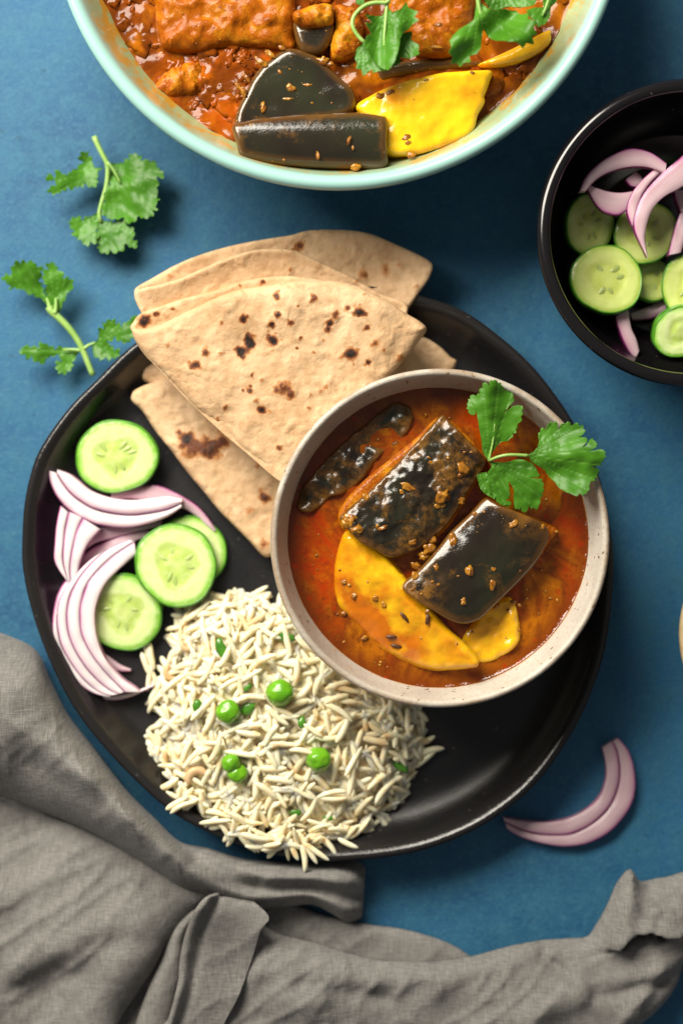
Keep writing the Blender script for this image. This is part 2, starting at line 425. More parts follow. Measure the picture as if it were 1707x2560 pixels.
def m_onion(name='red_onion', body=(.80, .70, .72), pink=(.62, .34, .46)):
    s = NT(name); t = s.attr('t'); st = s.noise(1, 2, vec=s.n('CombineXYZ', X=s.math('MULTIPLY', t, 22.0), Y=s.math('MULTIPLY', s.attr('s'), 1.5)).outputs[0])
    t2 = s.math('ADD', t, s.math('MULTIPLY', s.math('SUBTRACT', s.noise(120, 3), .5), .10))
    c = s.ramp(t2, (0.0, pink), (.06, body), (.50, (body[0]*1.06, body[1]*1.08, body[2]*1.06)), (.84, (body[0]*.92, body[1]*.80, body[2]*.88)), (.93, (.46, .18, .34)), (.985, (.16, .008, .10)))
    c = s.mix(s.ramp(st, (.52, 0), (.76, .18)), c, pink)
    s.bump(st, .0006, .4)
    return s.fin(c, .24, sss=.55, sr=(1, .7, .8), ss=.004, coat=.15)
def m_cuke(name='cucumber_flesh', shaded=0):
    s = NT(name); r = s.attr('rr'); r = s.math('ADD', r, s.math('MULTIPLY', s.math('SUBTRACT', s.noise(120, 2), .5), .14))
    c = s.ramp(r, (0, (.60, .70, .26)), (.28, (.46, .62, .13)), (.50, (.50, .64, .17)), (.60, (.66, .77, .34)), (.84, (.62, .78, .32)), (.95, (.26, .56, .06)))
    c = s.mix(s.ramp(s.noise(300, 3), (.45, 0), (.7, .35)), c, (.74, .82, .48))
    if shaded: c = s.mix(.6, c, (.52, .58, .12))  # darker copy: shade of the black bowl mixed into the flesh colour
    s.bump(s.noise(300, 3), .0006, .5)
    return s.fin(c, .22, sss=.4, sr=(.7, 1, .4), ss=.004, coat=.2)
def m_linen():
    s = NT('grey_washed_linen')
    wa = s.noise(1, 3, vec=s.rot(R(35), (2700, 220, 110)), rough=.6); wb = s.noise(1, 3, vec=s.rot(R(35), (220, 2700, 110)), rough=.6)
    wv = s.math('ADD', wa, wb); big = s.noise(20, 3)
    c = s.mix(s.ramp(big, (.3, 0), (.7, 1)), (.140, .137, .130), (.172, .168, .160))
    c = s.mix(s.ramp(s.math('MULTIPLY', wv, .5), (.42, 0), (.68, .7)), c, (.34, .32, .295))
    c = s.mix(s.ramp(s.math('MULTIPLY', wv, .5), (.30, .6), (.44, 0)), c, (.09, .082, .072))
    n0 = s.bump(s.math('ADD', s.noise(90, 4, dist=1.0), s.math('MULTIPLY', s.noise(260, 3), .25)), .0011, .5)
    s.bump(wv, .0005, .5, prev=n0)
    return s.fin(c, .9, spec=.1, sheen=.1)
def m_rice():
    s = NT('basmati_rice')
    c = s.ramp(s.noise(110, 2), (.28, (.78, .55, .28)), (.40, (.91, .77, .49)), (.55, (.94, .85, .61)), (.74, (.84, .66, .39)))
    c = s.mix(s.ramp(s.noise(36, 3), (.60, 0), (.72, .55)), c, (.62, .38, .16))
    return s.fin(c, .30, sss=.6, sr=(1, .72, .38), ss=.0030, spec=.35)
M = dict(table=m_table(), plate=m_plate(), cream=m_cream(), teal=m_teal(), black=m_black(), gravy=m_gravy('orange_red_gravy'), gravy2=m_gravy('thick_masala_gravy', lumpy=1),
         egg=m_egg('eggplant_skin_with_masala', .75), egg2=m_egg('eggplant_skin_clean', .12), flesh=m_flesh(), pulp=m_bit((.42, .15, .006), (.26, .055, .002), 'masala_pulp'), amber=m_flesh('amber_cooked_flesh', 1), potato=m_potato(), bit=m_bit(), roti=m_roti(), leaf=m_leaf(),
         stem=m_simple('coriander_stem', (.30, .48, .13), .35, sss=.3, c2=(.22, .40, .08)),
         onion=m_onion(), onion2=m_onion('shaded_red_onion', (.56, .40, .44), (.44, .20, .30)), cuke=m_cuke(), cuke2=m_cuke('shaded_cucumber_flesh', 1),  # second onion and cucumber: darker copies with shade put into their colour
         rind=m_simple('cucumber_rind', (.055, .22, .012), .3, c2=(.10, .34, .02), nsc=160, coat=.2),
         seed=m_simple('cucumber_seed', (.44, .56, .18), .2, sss=.5, c2=(.36, .50, .13)),
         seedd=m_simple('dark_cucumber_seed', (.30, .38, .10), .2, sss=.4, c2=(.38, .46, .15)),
         rice=m_rice(),
         pea=m_simple('green_pea', (.16, .42, .012), .25, sss=.35, sr=(.5, 1, .2), ss=.002, c2=(.10, .33, .01), bump=(190, .0012), coat=.2),
         chili=m_simple('green_chili', (.045, .17, .012), .25, coat=.3, c2=(.08, .26, .02)),
         cashew=m_simple('cashew_nut', (.70, .50, .28), .4, sss=.2, c2=(.60, .38, .18)),
         cumin=m_simple('cumin_seed', (.10, .035, .012), .4), linen=m_linen(),
         tan=m_simple('tan_glazed_clay', (.52, .40, .22), .35, c2=(.44, .32, .17), bump=(300, .0004)))

# ------------------------------------------------------------------ setting
def plane():
    n = 8; V = []; F = []
    me = mesh('table_top', [(-1.6, -1.6, 0), (1.6, -1.6, 0), (1.6, 1.6, 0), (-1.6, 1.6, 0), (-1.6, -1.6, -.03), (1.6, -1.6, -.03), (1.6, 1.6, -.03), (-1.6, 1.6, -.03)],
              [(0, 1, 2, 3), (7, 6, 5, 4), (0, 4, 5, 1), (1, 5, 6, 2), (2, 6, 7, 3), (3, 7, 4, 0)], M['table'], smooth=False)
    tag(me, 'mottled blue painted board that everything stands on', kind='structure')
plane()

# ------------------------------------------------------------------ dinner plate (hand-made outline, not quite round)
DP = 1707 / 1568
pl = [(52,1240),(58,1150),(80,1060),(112,1000),(165,930),(225,870),(300,797),(400,728),(520,680),(680,655),(830,655),(960,678),(1060,712),(1150,775),(1230,850),(1310,960),(1370,1080),(1398,1200),(1407,1300),(1395,1450),(1368,1560),(1320,1670),(1250,1775),(1180,1845),(1080,1910),(950,1957),(790,1977),(700,1973),(600,1955),(500,1920),(400,1868),(300,1780),(210,1680),(150,1590),(100,1480),(68,1380),(53,1300)]
pw = cr([tuple(W(x*DP, y*DP, .021)[:2]) for x, y in pl], n=400, closed=True)
pc = W(735*DP, 1312*DP, .021)
pa = np.arctan2(pw[:, 1]-pc.y, pw[:, 0]-pc.x); pr = np.hypot(pw[:, 1]-pc.y, pw[:, 0]-pc.x); o_ = np.argsort(pa); pa = pa[o_]; pr = pr[o_]
def prf(a):
    a = (a + math.pi) % (2*math.pi) - math.pi
    return float(np.interp(a, pa, pr, period=2*math.pi))
pp = [(.60, .0), (.74, .0004), (.86, .004), (.94, .0105), (.985, .0175), (.9985, .0208), (.9990, .0222), (.9900, .0232), (.9780, .0222), (.955, .0180), (.925, .0125), (.89, .0085), (.855, .0066), (.82, .0061), (.6, .006), (.3, .006), (.01, .006)]
o = lathe('dinner_plate', (pc.x, pc.y), cr(pp, n=70), M['plate'], seg=200, rf=prf)
tag(o, 'large matte black dinner plate with an uneven rim, holding the whole meal', 'plate')

# ------------------------------------------------------------------ folded flatbreads
CA = (300, 540, 2.0)
def burnf(spots, seed=0):
    def f(u, v, d):
        b = 0
        for x, y, r, k in spots:
            q = ((u-x)**2 + (v-y)**2) / (r*r)
            if q < 9: q *= max(.35, 1 + 1.3*nz(u, v, x*.37+y, .9/max(r, 3)) + .5*nz(u, v, y*.3, .13))
            if q < 6: b = max(b, (.18 + .95*k) * math.exp(-q*.85))
        return b
    return f
def sp(l, s=1.0): return [(CA[0]+x/2, CA[1]+y/2, r/2*s, k) for x, y, r, k in l]
def layer(name, pts, z, parent, spots=(), th=.0022, dome=.003, rr=.0022, wr=.0006, seed=0, bump=1, tilt=None, roll=0):
    bf = burnf(spots); 
    def zf(u, v, d):
        e = 1 - math.exp(-d / .012)
        zz = dome*e + roll*math.exp(-d/.007) + wr*1.6*fbm(u, v, seed, .009, 2) + .0004*bump*nz(u, v, seed+3, .05)
        for x, y, r, k in spots:
            q = ((u-x)**2+(v-y)**2)/(r*r*1.6)
            if q < 5: zz += .0005*math.exp(-q)*(1 if k < .7 else .3)
        if tilt: zz += tilt(u, v)
        return zz
    return slab(name, pts, z, M['roti'], parent, thick=th, rr=rr, zf=zf, res=.0011, attr={'burn': bf}, edge_drop=th*.9)
def sag(u, v, d): return 0
# lowest one
t = thing('folded_roti', 'lowest folded flatbread, mostly hidden, with one long brown scorch mark beside the cucumber', 'flatbread', W(700, 1100, .007), 'folded flatbreads on the black plate')
layer('folded_layer', [(353,932),(357,914),(375,904),(420,880),(700,820),(950,830),(1050,850),(1100,900),(900,1100),(700,1300),(600,1250),(400,990),(358,952)], .0120, t, seed=1, dome=.001, th=.004)
layer('folded_layer', [(327,990),(336,974),(370,958),(405,945),(600,850),(900,800),(1040,835),(1090,858),(1125,890),(1138,918),(1050,1050),(850,1250),(720,1370),(676,1392),(655,1388),(622,1352),(580,1310),(550,1280),(510,1230),(470,1183),(430,1130),(390,1080),(355,1028),(330,1004)], .0150, t,
      sp([(335,1118,40,.8),(365,1150,38,.6),(400,1162,36,.55),(430,1172,38,.6),(465,1165,42,.75),(505,1130,34,.6),(310,1150,24,.5),(345,1190,34,.3),(460,1195,30,.4),(722,1408,24,.7),(690,1250,14,.3),(650,1480,20,.3),(720,1640,26,.35)]), seed=2, dome=.002, th=.003)
# rear one
t = thing('folded_roti', 'rearmost folded flatbread, pale brown, its right corner jutting over the plate rim', 'flatbread', W(750, 720, .02), 'folded flatbreads on the black plate')
layer('folded_layer', xf(CA, [(72,388),(90,352),(150,318),(270,250),(400,195),(550,150),(700,120),(850,98),(950,72),(1100,68),(1250,90),(1400,150),(1520,208),(1562,245),(1545,310),(1490,390),(1440,462),(1300,620),(900,800),(200,640),(110,480)]), .0225, t,
      sp([(900,155,24,.55),(868,168,12,.5),(1210,290,24,.35),(1330,270,30,.25),(1480,350,12,.3),(1090,310,14,.3),(250,300,14,.25),(1400,240,18,.2)]), seed=4, dome=-.001, th=.0022, wr=.0010, roll=.002)
layer('folded_layer', xf(CA, [(78,402),(110,372),(200,350),(300,320),(420,268),(550,213),(700,173),(850,173),(920,193),(1020,240),(1150,300),(1300,385),(1440,460),(1300,640),(700,760),(200,600),(112,485)]), .0285, t,
      sp([(850,272,12,.5),(1180,330,10,.3)]), seed=5, dome=.000, th=.0026, wr=.0006, roll=.0040, tilt=lambda u, v: .003-.005*max(0, min(1, (u-560+(v-640)*1.5)/330)))
# top one
t = thing('folded_roti', 'topmost folded flatbread, spotted with black and brown char blisters', 'flatbread', W(700, 900, .03), 'folded flatbreads on the black plate')
layer('folded_layer', xf(CA, [(60,575),(72,525),(100,492),(150,470),(240,440),(330,410),(480,370),(620,325),(760,303),(880,303),(1000,320),(1200,370),(1350,450),(1450,505),(1480,560),(1400,640),(1000,760),(700,780),(400,720),(180,660)]), .0335, t,
      sp([(118,535,22,.95),(140,520,20,.75),(188,493,13,.8),(225,495,8,.55),(265,465,8,.5),(715,337,14,.7),(600,350,8,.4)]), seed=6, dome=.000, th=.003, roll=.003)
layer('folded_layer', xf(CA, [(58,565),(75,560),(120,562),(200,543),(330,480),(480,410),(600,370),(760,345),(900,325),(1080,325),(1180,350),(1300,410),(1420,480),(1510,532),(1534,568),(1500,615),(1420,720),(1300,850),(1100,1100),(950,1280),(850,1340),(800,1325),(740,1280),(650,1200),(520,1090),(400,980),(300,880),(200,770),(120,690),(70,615)]), .0385, t,
      sp([(785,408,18,.8),(975,418,20,.6),(888,460,10,.45),(790,500,15,.8),(617,520,20,.75),(510,540,14,.35),(762,545,14,.9),(855,540,18,.6),(1075,505,18,.55),(1048,545,15,.95),(1040,570,13,.9),(1138,465,14,.7),(1197,485,22,1),(1232,563,14,.75),(768,627,23,1.1),(652,640,25,1.1),(608,680,22,1),(640,610,18,1),(905,612,10,.6),(885,662,9,.6),(972,684,10,.5),(1280,637,20,.45),(1150,690,28,1),(1240,733,13,.9),(1320,673,9,.5),(1400,708,20,.4),(375,748,22,.7),(430,682,18,.55),(508,690,12,.4),(240,645,12,.4),(660,797,9,.65),(652,875,14,.8),(655,852,10,.7),(618,872,8,.5),(825,865,34,.5),(855,895,24,.5),(785,870,20,.5),(810,845,20,.5),(683,925,12,.45),(712,970,22,.9),(527,957,12,.55),(485,1023,15,.5),(945,960,12,.45),(1000,878,14,.35),(1030,855,14,.4),(795,1158,16,.55),(670,1165,8,.35),(950,893,8,.45),(1215,400,6,.5),(860,705,6,.4),(710,820,12,.35),(1018,624,8,.4)]), seed=7, dome=.0035, th=.0034, rr=.0032, wr=.001, tilt=lambda u, v: .004*math.exp(-((v-740)/70)**2)-.0045*max(0,(v-800)/400))

# ------------------------------------------------------------------ cream bowl of curry
bc = W(1100, 1346, .062); k6 = SPX*(1-.062/H)
RB = 425*k6
prof = smoothprof([(.030, .0065), (.034, .0066), (.040, .012), (.055, .026), (RB*.93, .044), (RB*.99, .058), (RB, .0612), (RB-.0013, .0628), (RB-.0028, .0618), (RB*.945, .056), (RB*.905, .045), (RB*.84, .034), (.040, .018), (.02, .013), (.001, .0125)], 90)
o = lathe('curry_bowl', (bc.x, bc.y), prof, M['cream'], seg=180, wob=.004)
tag(o, 'speckled cream stoneware bowl full of curry, standing on the black plate', 'bowl')
SZ = .0432
def disc(name, c, r, z, m, parent=None, rings=70, seg=200, zf=None, depth=.012, men=.0012, rlow=.85):
    V = []; F = []
    for i in range(rings + 1):
        q = (i/rings)**.8
        for k in range(seg):
            a = 2*math.pi*k/seg; x = c[0] + math.cos(a)*r*q; y = c[1] + math.sin(a)*r*q
            V.append(Vector((x, y, z + men*math.exp(-(1-q)*r/.0012) + (zf(x, y, q) if zf else 0))))
    for i in range(rings):
        for k in range(seg):
            k2 = (k+1) % seg; F.append((i*seg+k, (i+1)*seg+k, (i+1)*seg+k2, i*seg+k2))
    n = len(V)
    for k in range(seg): a = 2*math.pi*k/seg; V.append(Vector((c[0]+math.cos(a)*r*rlow, c[1]+math.sin(a)*r*rlow, z - depth)))
    for k in range(seg): F.append((rings*seg+k, n+k, n+(k+1) % seg, rings*seg+(k+1) % seg))
    F.append(tuple(n+k for k in reversed(range(seg))))
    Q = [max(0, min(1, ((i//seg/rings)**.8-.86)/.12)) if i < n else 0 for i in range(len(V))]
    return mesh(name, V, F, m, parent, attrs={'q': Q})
sc_ = W(1093, 1350, SZ)
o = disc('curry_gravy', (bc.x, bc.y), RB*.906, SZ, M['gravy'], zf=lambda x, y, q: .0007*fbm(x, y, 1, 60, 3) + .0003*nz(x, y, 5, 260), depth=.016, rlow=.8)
tag(o, 'orange red oily gravy filling the cream bowl', 'gravy')
CB = (700, 930, 2.0)
def bits(name, spots, zf, parent, m='bit', seed=1, rz=.55):
    V = []; F = []; V2 = []; F2 = []
    for i, (u, v, a, b, ang) in enumerate(spots):
        a *= .86; b *= .86; z = zf(u, v); c = W(u, v, z - b*SPX*.05)
        if a >= 5.5:
            V1 = []; F1 = []; blob(V1, F1, c, a*SPX, b*SPX*1.05, b*SPX*rz*.85, R(ang), 18, 10, .65, seed + i*1.7)
            mesh('spice_bit', V1, F1, M[m], parent)
        else: blob(V, F, c, a*SPX, b*SPX, b*SPX*rz, R(ang), 9, 6, .8, seed + i*1.7)
    if V: mesh(name, V, F, M[m], parent)['kind'] = 'stuff'
def cx(l): return [(CB[0]+x/2, CB[1]+y/2, a/2, b/2, g) for x, y, a, b, g in l]
def scatter(outl, n, seed, lo=1.2, hi=4.5, bias=None):
    r = random.Random(seed); B = np.array(outl); out = []; x0, y0 = B.min(0); x1, y1 = B.max(0)
    while len(out) < n:
        p = (r.uniform(x0, x1), r.uniform(y0, y1))
        if not inside(np.array([p]), B)[0]: continue
        if nz(p[0], p[1], seed, .02) < -.05 + (r.random()-.5)*.5: continue
        a = lo*.8 + (hi-lo)*.8*r.random()**3; out.append((p[0], p[1], a, a*r.uniform(.65, 1), r.uniform(0, 180)))
    return out
def cumin(parent, l, zf):
    for u, v, ang in l:
        V = []; F = []; blob(V, F, W(u, v, zf(u, v)+.0006), 15*SPX, 5*SPX, 4*SPX, R(ang), 8, 6)
        mesh('cumin_seed', V, F, M['cumin'], parent)
# potatoes
p1 = xf(CB, [(335,790),(300,850),(272,980),(275,1130),(310,1205),(400,1290),(480,1375),(560,1425),(650,1468),(760,1497),(850,1492),(960,1478),(988,1466),(985,1425),(920,1350),(830,1270),(740,1160),(650,1050),(560,930),(470,850),(400,800)])
rl = np.array(xf(CB, [(350,830),(430,960),(600,1120),(790,1285),(975,1450)]))
def dline(u, v, L):
    p = np.array([u, v]); best = 1e9
    for a, b in zip(L[:-1], L[1:]):
        d = b-a; t_ = max(0, min(1, ((p-a)@d)/(d@d))); q = np.hypot(*(p-a-d*t_)); best = min(best, q)
    return best
def zp1(u, v, d=0): 
    q = dline(u, v, rl); s_ = (u-988)*.72-(v-1495)*-.0; sd = (v-1345-(u-915)*1.02); f = q/95 if sd > 0 else q/48; return .0095*max(0, 1-f*.75) - .002 + .0006*fbm(u, v, 2, .03, 2)
t = thing('potato_wedge', 'long bright yellow potato wedge lying in the gravy below the eggplant pieces', 'potato', W(1000, 1500, SZ-.006), 'potato pieces in the cream bowl')
slab('potato_piece', p1, SZ+.003, M['potato'], t, thick=.008, rr=.0030, zf=zp1, attr={'stain': lambda u, v, d: .8*max(0, min(1, (v-1345-(u-915)*1.02-8)/30)) + .9*math.exp(-((u-935)**2+(v-1560)**2)/3200)+.7*math.exp(-((u-880)**2+(v-1470)**2)/2000)+.5*math.exp(-((u-1010)**2+(v-1620)**2)/1500)}, edge_drop=.004)
zz = lambda u, v: SZ + .003 + zp1(u, v)
cumin(t, [(978,1592,0),(990,1615,-10),(1068,1548,80),(1010,1542,-50)], zz)
bits('spice_bits', cx([(325,1050,22,14,20),(372,1120,20,15,40),(480,1130,22,15,10),(520,1160,20,16,70),(350,1065,14,9,0),(705,1330,8,6,0),(300,990,8,6,0),(640,1250,7,5,0),(440,1050,8,6,0),(880,1360,8,6,0),(420,1330,20,12,30),(320,1210,16,12,10)]), zz, t)
p2 = xf(CB, [(985,1452),(900,1380),(940,1280),(1010,1200),(1060,1150),(1130,1122),(1165,1140),(1188,1200),(1202,1330),(1150,1400),(1060,1450)])
t = thing('potato_wedge', 'small orange yellow potato piece half sunk at the lower end of the eggplant pieces', 'potato', W(1230, 1600, SZ-.006), 'potato pieces in the cream bowl')
zq2 = lambda u, v, d=0: -.001 + .0012*fbm(u, v, 3, .03, 2) + .002*math.exp(-((u-1285)/26)**2)
slab('potato_piece', p2, SZ+.0022, M['potato'], t, thick=.006, rr=.003, zf=zq2, attr={'stain': lambda u, v, d: .95*math.exp(-((u-1220)**2+(v-1560)**2)/3800)}, edge_drop=.003)
bits('spice_bits', cx([(1165,1150,16,12,0),(1080,1170,20,15,30),(1140,1190,12,8,10),(1195,1165,10,10,0),(1130,1330,8,6,0),(960,1300,8,6,0),(1195,1290,6,9,0)]), lambda u, v: SZ+.0022+zq2(u, v), t)
# sunken eggplant piece
e3 = xf(CB, [(82,668),(95,600),(150,530),(215,450),(290,375),(370,305),(450,240),(520,180),(575,150),(640,165),(668,200),(660,260),(625,320),(570,375),(500,420),(450,490),(390,560),(320,610),(250,625),(215,660),(160,700),(105,698)])
t = thing('eggplant_piece', 'dark eggplant strip mostly sunk in the gravy along the bowl wall', 'eggplant', W(880, 1130, SZ-.006), 'eggplant pieces in the cream bowl')
zf3 = lambda u, v, d=0: .0032*fbm(u, v, 9, .016, 3) - .0010
slab('skin', e3, SZ+.0026, M['egg'], t, thick=.006, rr=.0014, zf=zf3, edge_drop=.0020)
bits('spice_bits', cx([(597,218,18,15,0),(700,560,2,2,0),(385,480,40,25,30),(300,510,30,22,0),(240,550,20,14,50),(430,440,20,14,0),(160,560,12,8,0),(510,350,14,9,20)]) + scatter(e3, 40, 4, 1, 3), lambda u, v: SZ+.0012+zf3(u, v), t)
# big eggplant slab 1
f1 = xf(CB, [(790,225),(880,262),(965,345),(1032,425),(1020,480),(960,590),(900,690),(830,790),(700,880),(560,905),(420,850),(310,790),(297,690),(400,560),(550,435),(690,320)])
e1 = xf(CB, [(802,218),(830,232),(880,285),(960,365),(1022,435),(1015,480),(965,560),(915,650),(850,750),(770,830),(680,890),(560,928),(480,892),(400,850),(350,800),(298,735),(345,680),(450,590),(600,440),(720,308)])
t = thing('eggplant_piece', 'large dark eggplant slab crusted with masala, upper of the two floating blocks', 'eggplant', W(1030, 1210, SZ-.004), 'eggplant pieces in the cream bowl')
def zf1(u, v, d=0):
    a = (u-1030)*.70 + (v-1215)*.71       # across
    b = (u-1030)*.71 - (v-1215)*.70
    return .0085*(1-(a/160)**2) - .003 + .0014*fbm(u, v, 4, .02, 3) + .0006*nz(u, v, 2, .08)
slab('flesh', f1, SZ+.0060, M['flesh'], t, thick=.010, rr=.002, zf=lambda u, v, d: 0, edge_drop=.003)
slab('skin', e1, SZ+.0085, M['egg'], t, thick=.003, rr=.0012, zf=zf1, res=.001, edge_drop=.0016)
zs1 = lambda u, v: SZ+.0083+zf1(u, v)
bits('spice_bits', cx([(812,615,46,40,80),(800,660,34,24,0),(640,575,48,20,-25),(600,600,20,14,0),(910,480,38,28,-60),(895,510,26,18,0),(760,455,30,10,-5),(740,430,12,9,0),(435,630,28,18,-30),(350,745,40,34,0),(385,790,34,28,0),(330,760,26,22,0),(740,880,38,30,70),(760,840,24,18,0),(720,920,30,22,0),(822,540,8,8,0),(515,780,12,34,-70),(490,770,16,10,0),(920,400,12,9,0),(955,400,12,9,0),(900,640,30,20,-50),(680,970,30,18,-20),(840,430,9,7,0),(480,520,10,7,0),(660,850,24,16,0)]), zs1, t)
bits('fine_spice_bits', scatter(e1, 150, 5, .9, 3.2), zs1, t)
# big eggplant slab 2
f2 = xf(CB, [(1020,640),(1110,668),(1250,720),(1330,750),(1392,795),(1340,860),(1300,930),(1200,1030),(1050,1180),(920,1245),(760,1195),(630,1090),(700,985),(850,815),(950,720)])
e2 = xf(CB, [(1020,632),(1060,645),(1110,672),(1250,728),(1320,770),(1336,830),(1280,950),(1200,1042),(1130,1112),(1050,1188),(1000,1235),(920,1258),(850,1240),(760,1188),(680,1140),(608,1070),(700,978),(780,888),(850,800),(940,715)])
t = thing('eggplant_piece', 'glossy smooth dark eggplant slab, lower right of the two floating blocks', 'eggplant', W(1200, 1420, SZ-.004), 'eggplant pieces in the cream bowl')
def zf2(u, v, d=0):
    a = (u-1185)*.70 + (v-1405)*.71
    b = (u-1185)*.71 - (v-1405)*.70
    return .0095*(1-(a/152)**2) - .002 + .0006*fbm(u, v, 14, .02, 2)
slab('flesh', f2, SZ+.0060, M['flesh'], t, thick=.010, rr=.002, edge_drop=.003)
slab('skin', e2, SZ+.0080, M['egg2'], t, thick=.003, rr=.0012, zf=zf2, res=.001, edge_drop=.0016, attr={'stain': lambda u, v, d: min(1, .75*math.exp(-((u-1045)**2+(v-1480)**2)/2200) + .6*math.exp(-((u-1315)**2+(v-1300)**2)/1500))})
zs2 = lambda u, v: SZ+.0080+zf2(u, v)
bits('spice_bits', cx([(945,1000,21,30,0),(865,842,22,36,10),(1060,1062,18,32,0),(915,1146,15,22,0),(1165,762,26,18,20),(975,712,16,13,0),(1065,985,16,12,0),(1198,993,8,8,0),(680,1025,28,20,-40),(1310,775,16,12,40),(760,1050,12,9,0),(790,1065,9,9,0),(780,975,14,20,0),(735,1200,16,10,60),(1020,700,10,7,0),(1380,798,10,8,0),(890,1020,8,6,0),(660,1090,16,10,30),(705,1110,9,9,0)]), zs2, t)
bits('fine_spice_bits', scatter(xf(CB, [(1020,640),(1150,690),(1060,760),(900,850),(760,1000),(800,1160),(700,1130),(615,1070),(750,930),(930,730)]), 90, 8, .8, 2.6) + scatter(xf(CB, [(1080,700),(1330,800),(1280,850),(1120,780)]), 30, 9, .8, 2.4), zs2, t)
# loose crumbs in the gravy
V = []; F = []
r_ = random.Random(3)
for i in range(260):
    a = r_.uniform(0, 6.28); q = math.sqrt(r_.random())*.95; x = bc.x + math.cos(a)*RB*.9*q; y = bc.y + math.sin(a)*RB*.9*q
    if nz(x, y, 4, 45) < .02: continue
    s_ = r_.uniform(.0002, .0007); blob(V, F, (x, y, SZ+.0001), s_*1.4, s_, s_*.5, r_.uniform(0, 3), 7, 4, .4, i)
tag(mesh('gravy_crumbs', V, F, M['bit'], None), 'tiny spice crumbs floating in the cream bowl gravy', 'crumbs', kind='stuff')

# ------------------------------------------------------------------ coriander
def veinf(bx, by, dx, dy, n=9, spread=1.9):
    b = math.atan2(dy, dx)
    def f(u, v, d):
        r = math.hypot(u-bx, v-by); a = math.atan2(v-by, u-bx) - b; a = (a+math.pi) % (2*math.pi) - math.pi
        k = a/spread*n; fr = abs(k - round(k)); w_ = .06 + 8/(r+8)*.5
        return max(0, 1 - fr/w_) * math.exp(-r/240)
    return f
def leaf(outl, base, z, parent, curl=.003, seed=0, lift=None, res=.0008, name='leaf', sharp=True, n=9, ser=0):
    if ser:
        o2 = cr(outl, step=2.5, closed=True); t_ = np.roll(o2, -1, 0) - np.roll(o2, 1, 0); t_ /= np.linalg.norm(t_, axis=1)[:, None]+1e-9
        nn = np.stack([t_[:, 1], -t_[:, 0]], 1); ar = (o2[:, 0]*np.roll(o2[:, 1], -1)-np.roll(o2[:, 0], -1)*o2[:, 1]).sum()
        if ar < 0: nn = -nn
        k_ = np.arange(len(o2))*2.5; far = np.clip((np.hypot(o2[:, 0]-base[0], o2[:, 1]-base[1])-18)/25, 0, 1)
        w1 = np.abs(np.sin(k_/17*math.pi/1.0 + seed + 1.2*np.sin(k_/60)))
        w2 = np.maximum(0, np.cos(k_/46*2*math.pi + seed))**8
        o2 = o2 + nn*((w1*ser - ser*.5 - w2*ser*1.6)*far)[:, None]; outl = [tuple(p) for p in o2]
    c = np.mean(outl, axis=0); dx, dy = c[0]-base[0], c[1]-base[1]; vf = veinf(base[0], base[1], dx, dy, n)
    L = math.hypot(dx, dy)*2
    def zf(u, v, d):
        r = math.hypot(u-base[0], v-base[1])/L
        zz = curl*(r*1.2) + curl*.6*fbm(u, v, seed, .012, 2) + .0004*nz(u, v, seed+4, .05) - .0004*vf(u, v, d)
        if lift: zz += lift(u, v)
        return zz
    return slab(name, outl, z, M['leaf'], parent, rr=.0005, zf=zf, res=res, shell=.0003, step=.0006, smooth_outline=not sharp, attr={'vein': vf}, edge_drop=0)
CC = (1100, 930, 4.0); zc = SZ + .017
t = thing('coriander_sprig', 'three leaved fresh coriander sprig laid over the cream bowl rim', 'herb', W(1222, 1152, zc-.004), 'coriander sprigs')
leaf(xf(CC, [(480,885),(440,830),(420,780),(412,700),(400,640),(385,560),(375,500),(360,420),(350,385),(345,438),(300,428),(275,400),(283,382),(256,365),(272,345),(262,318),(280,300),(275,270),(298,268),(296,235),(330,228),(352,245),(372,215),(392,232),(380,180),(398,165),(415,172),(414,120),(440,108),(465,125),(482,160),(478,110),(497,84),(515,98),(535,82),(560,92),(575,120),(590,104),(612,125),(635,112),(640,145),(655,165),(630,195),(680,178),(715,185),(718,215),(735,235),(725,255),(742,285),(700,330),(630,415),(720,345),(770,332),(812,340),(828,375),(805,395),(825,420),(800,450),(815,485),(770,520),(765,545),(778,565),(755,580),(765,605),(725,620),(728,655),(695,665),(685,690),(640,695),(600,705),(560,750),(525,800),(505,850),(500,880)]), (1222, 1150), zc, t, .003, 1, lift=lambda u, v: .0016*math.sin((u-1190)/18))
leaf(xf(CC, [(490,888),(560,902),(640,905),(700,895),(740,878),(800,868),(860,890),(920,915),(935,945),(955,960),(975,1010),(995,1035),(985,1050),(895,1062),(990,1066),(1020,1075),(1015,1100),(1038,1120),(1025,1150),(1040,1190),(1015,1215),(1030,1240),(1000,1255),(1005,1300),(985,1340),(975,1388),(945,1365),(930,1350),(915,1380),(890,1330),(880,1375),(855,1412),(835,1400),(815,1390),(805,1350),(790,1385),(770,1370),(750,1375),(742,1330),(736,1250),(738,1190),(715,1130),(682,1098),(690,1150),(695,1200),(708,1225),(690,1240),(700,1265),(650,1275),(710,1300),(715,1332),(660,1330),(620,1338),(590,1310),(565,1300),(560,1240),(545,1280),(520,1220),(495,1200),(500,1170),(480,1130),(470,1110),(478,1085),(462,1060),(480,1030),(475,1000),(500,970),(510,940)]), (1222, 1152), zc-.001, t, .002, 2, lift=lambda u, v: -.004*max(0, (v-1170)/110))
leaf(xf(CC, [(470,1010),(430,1005),(365,1030),(380,1100),(405,1175),(450,1220),(520,1262),(570,1300),(640,1340),(690,1352),(650,1310),(560,1230),(500,1120)]), (1220, 1180), zc-.0045, t, .001, 3, name='leaf', sharp=False)
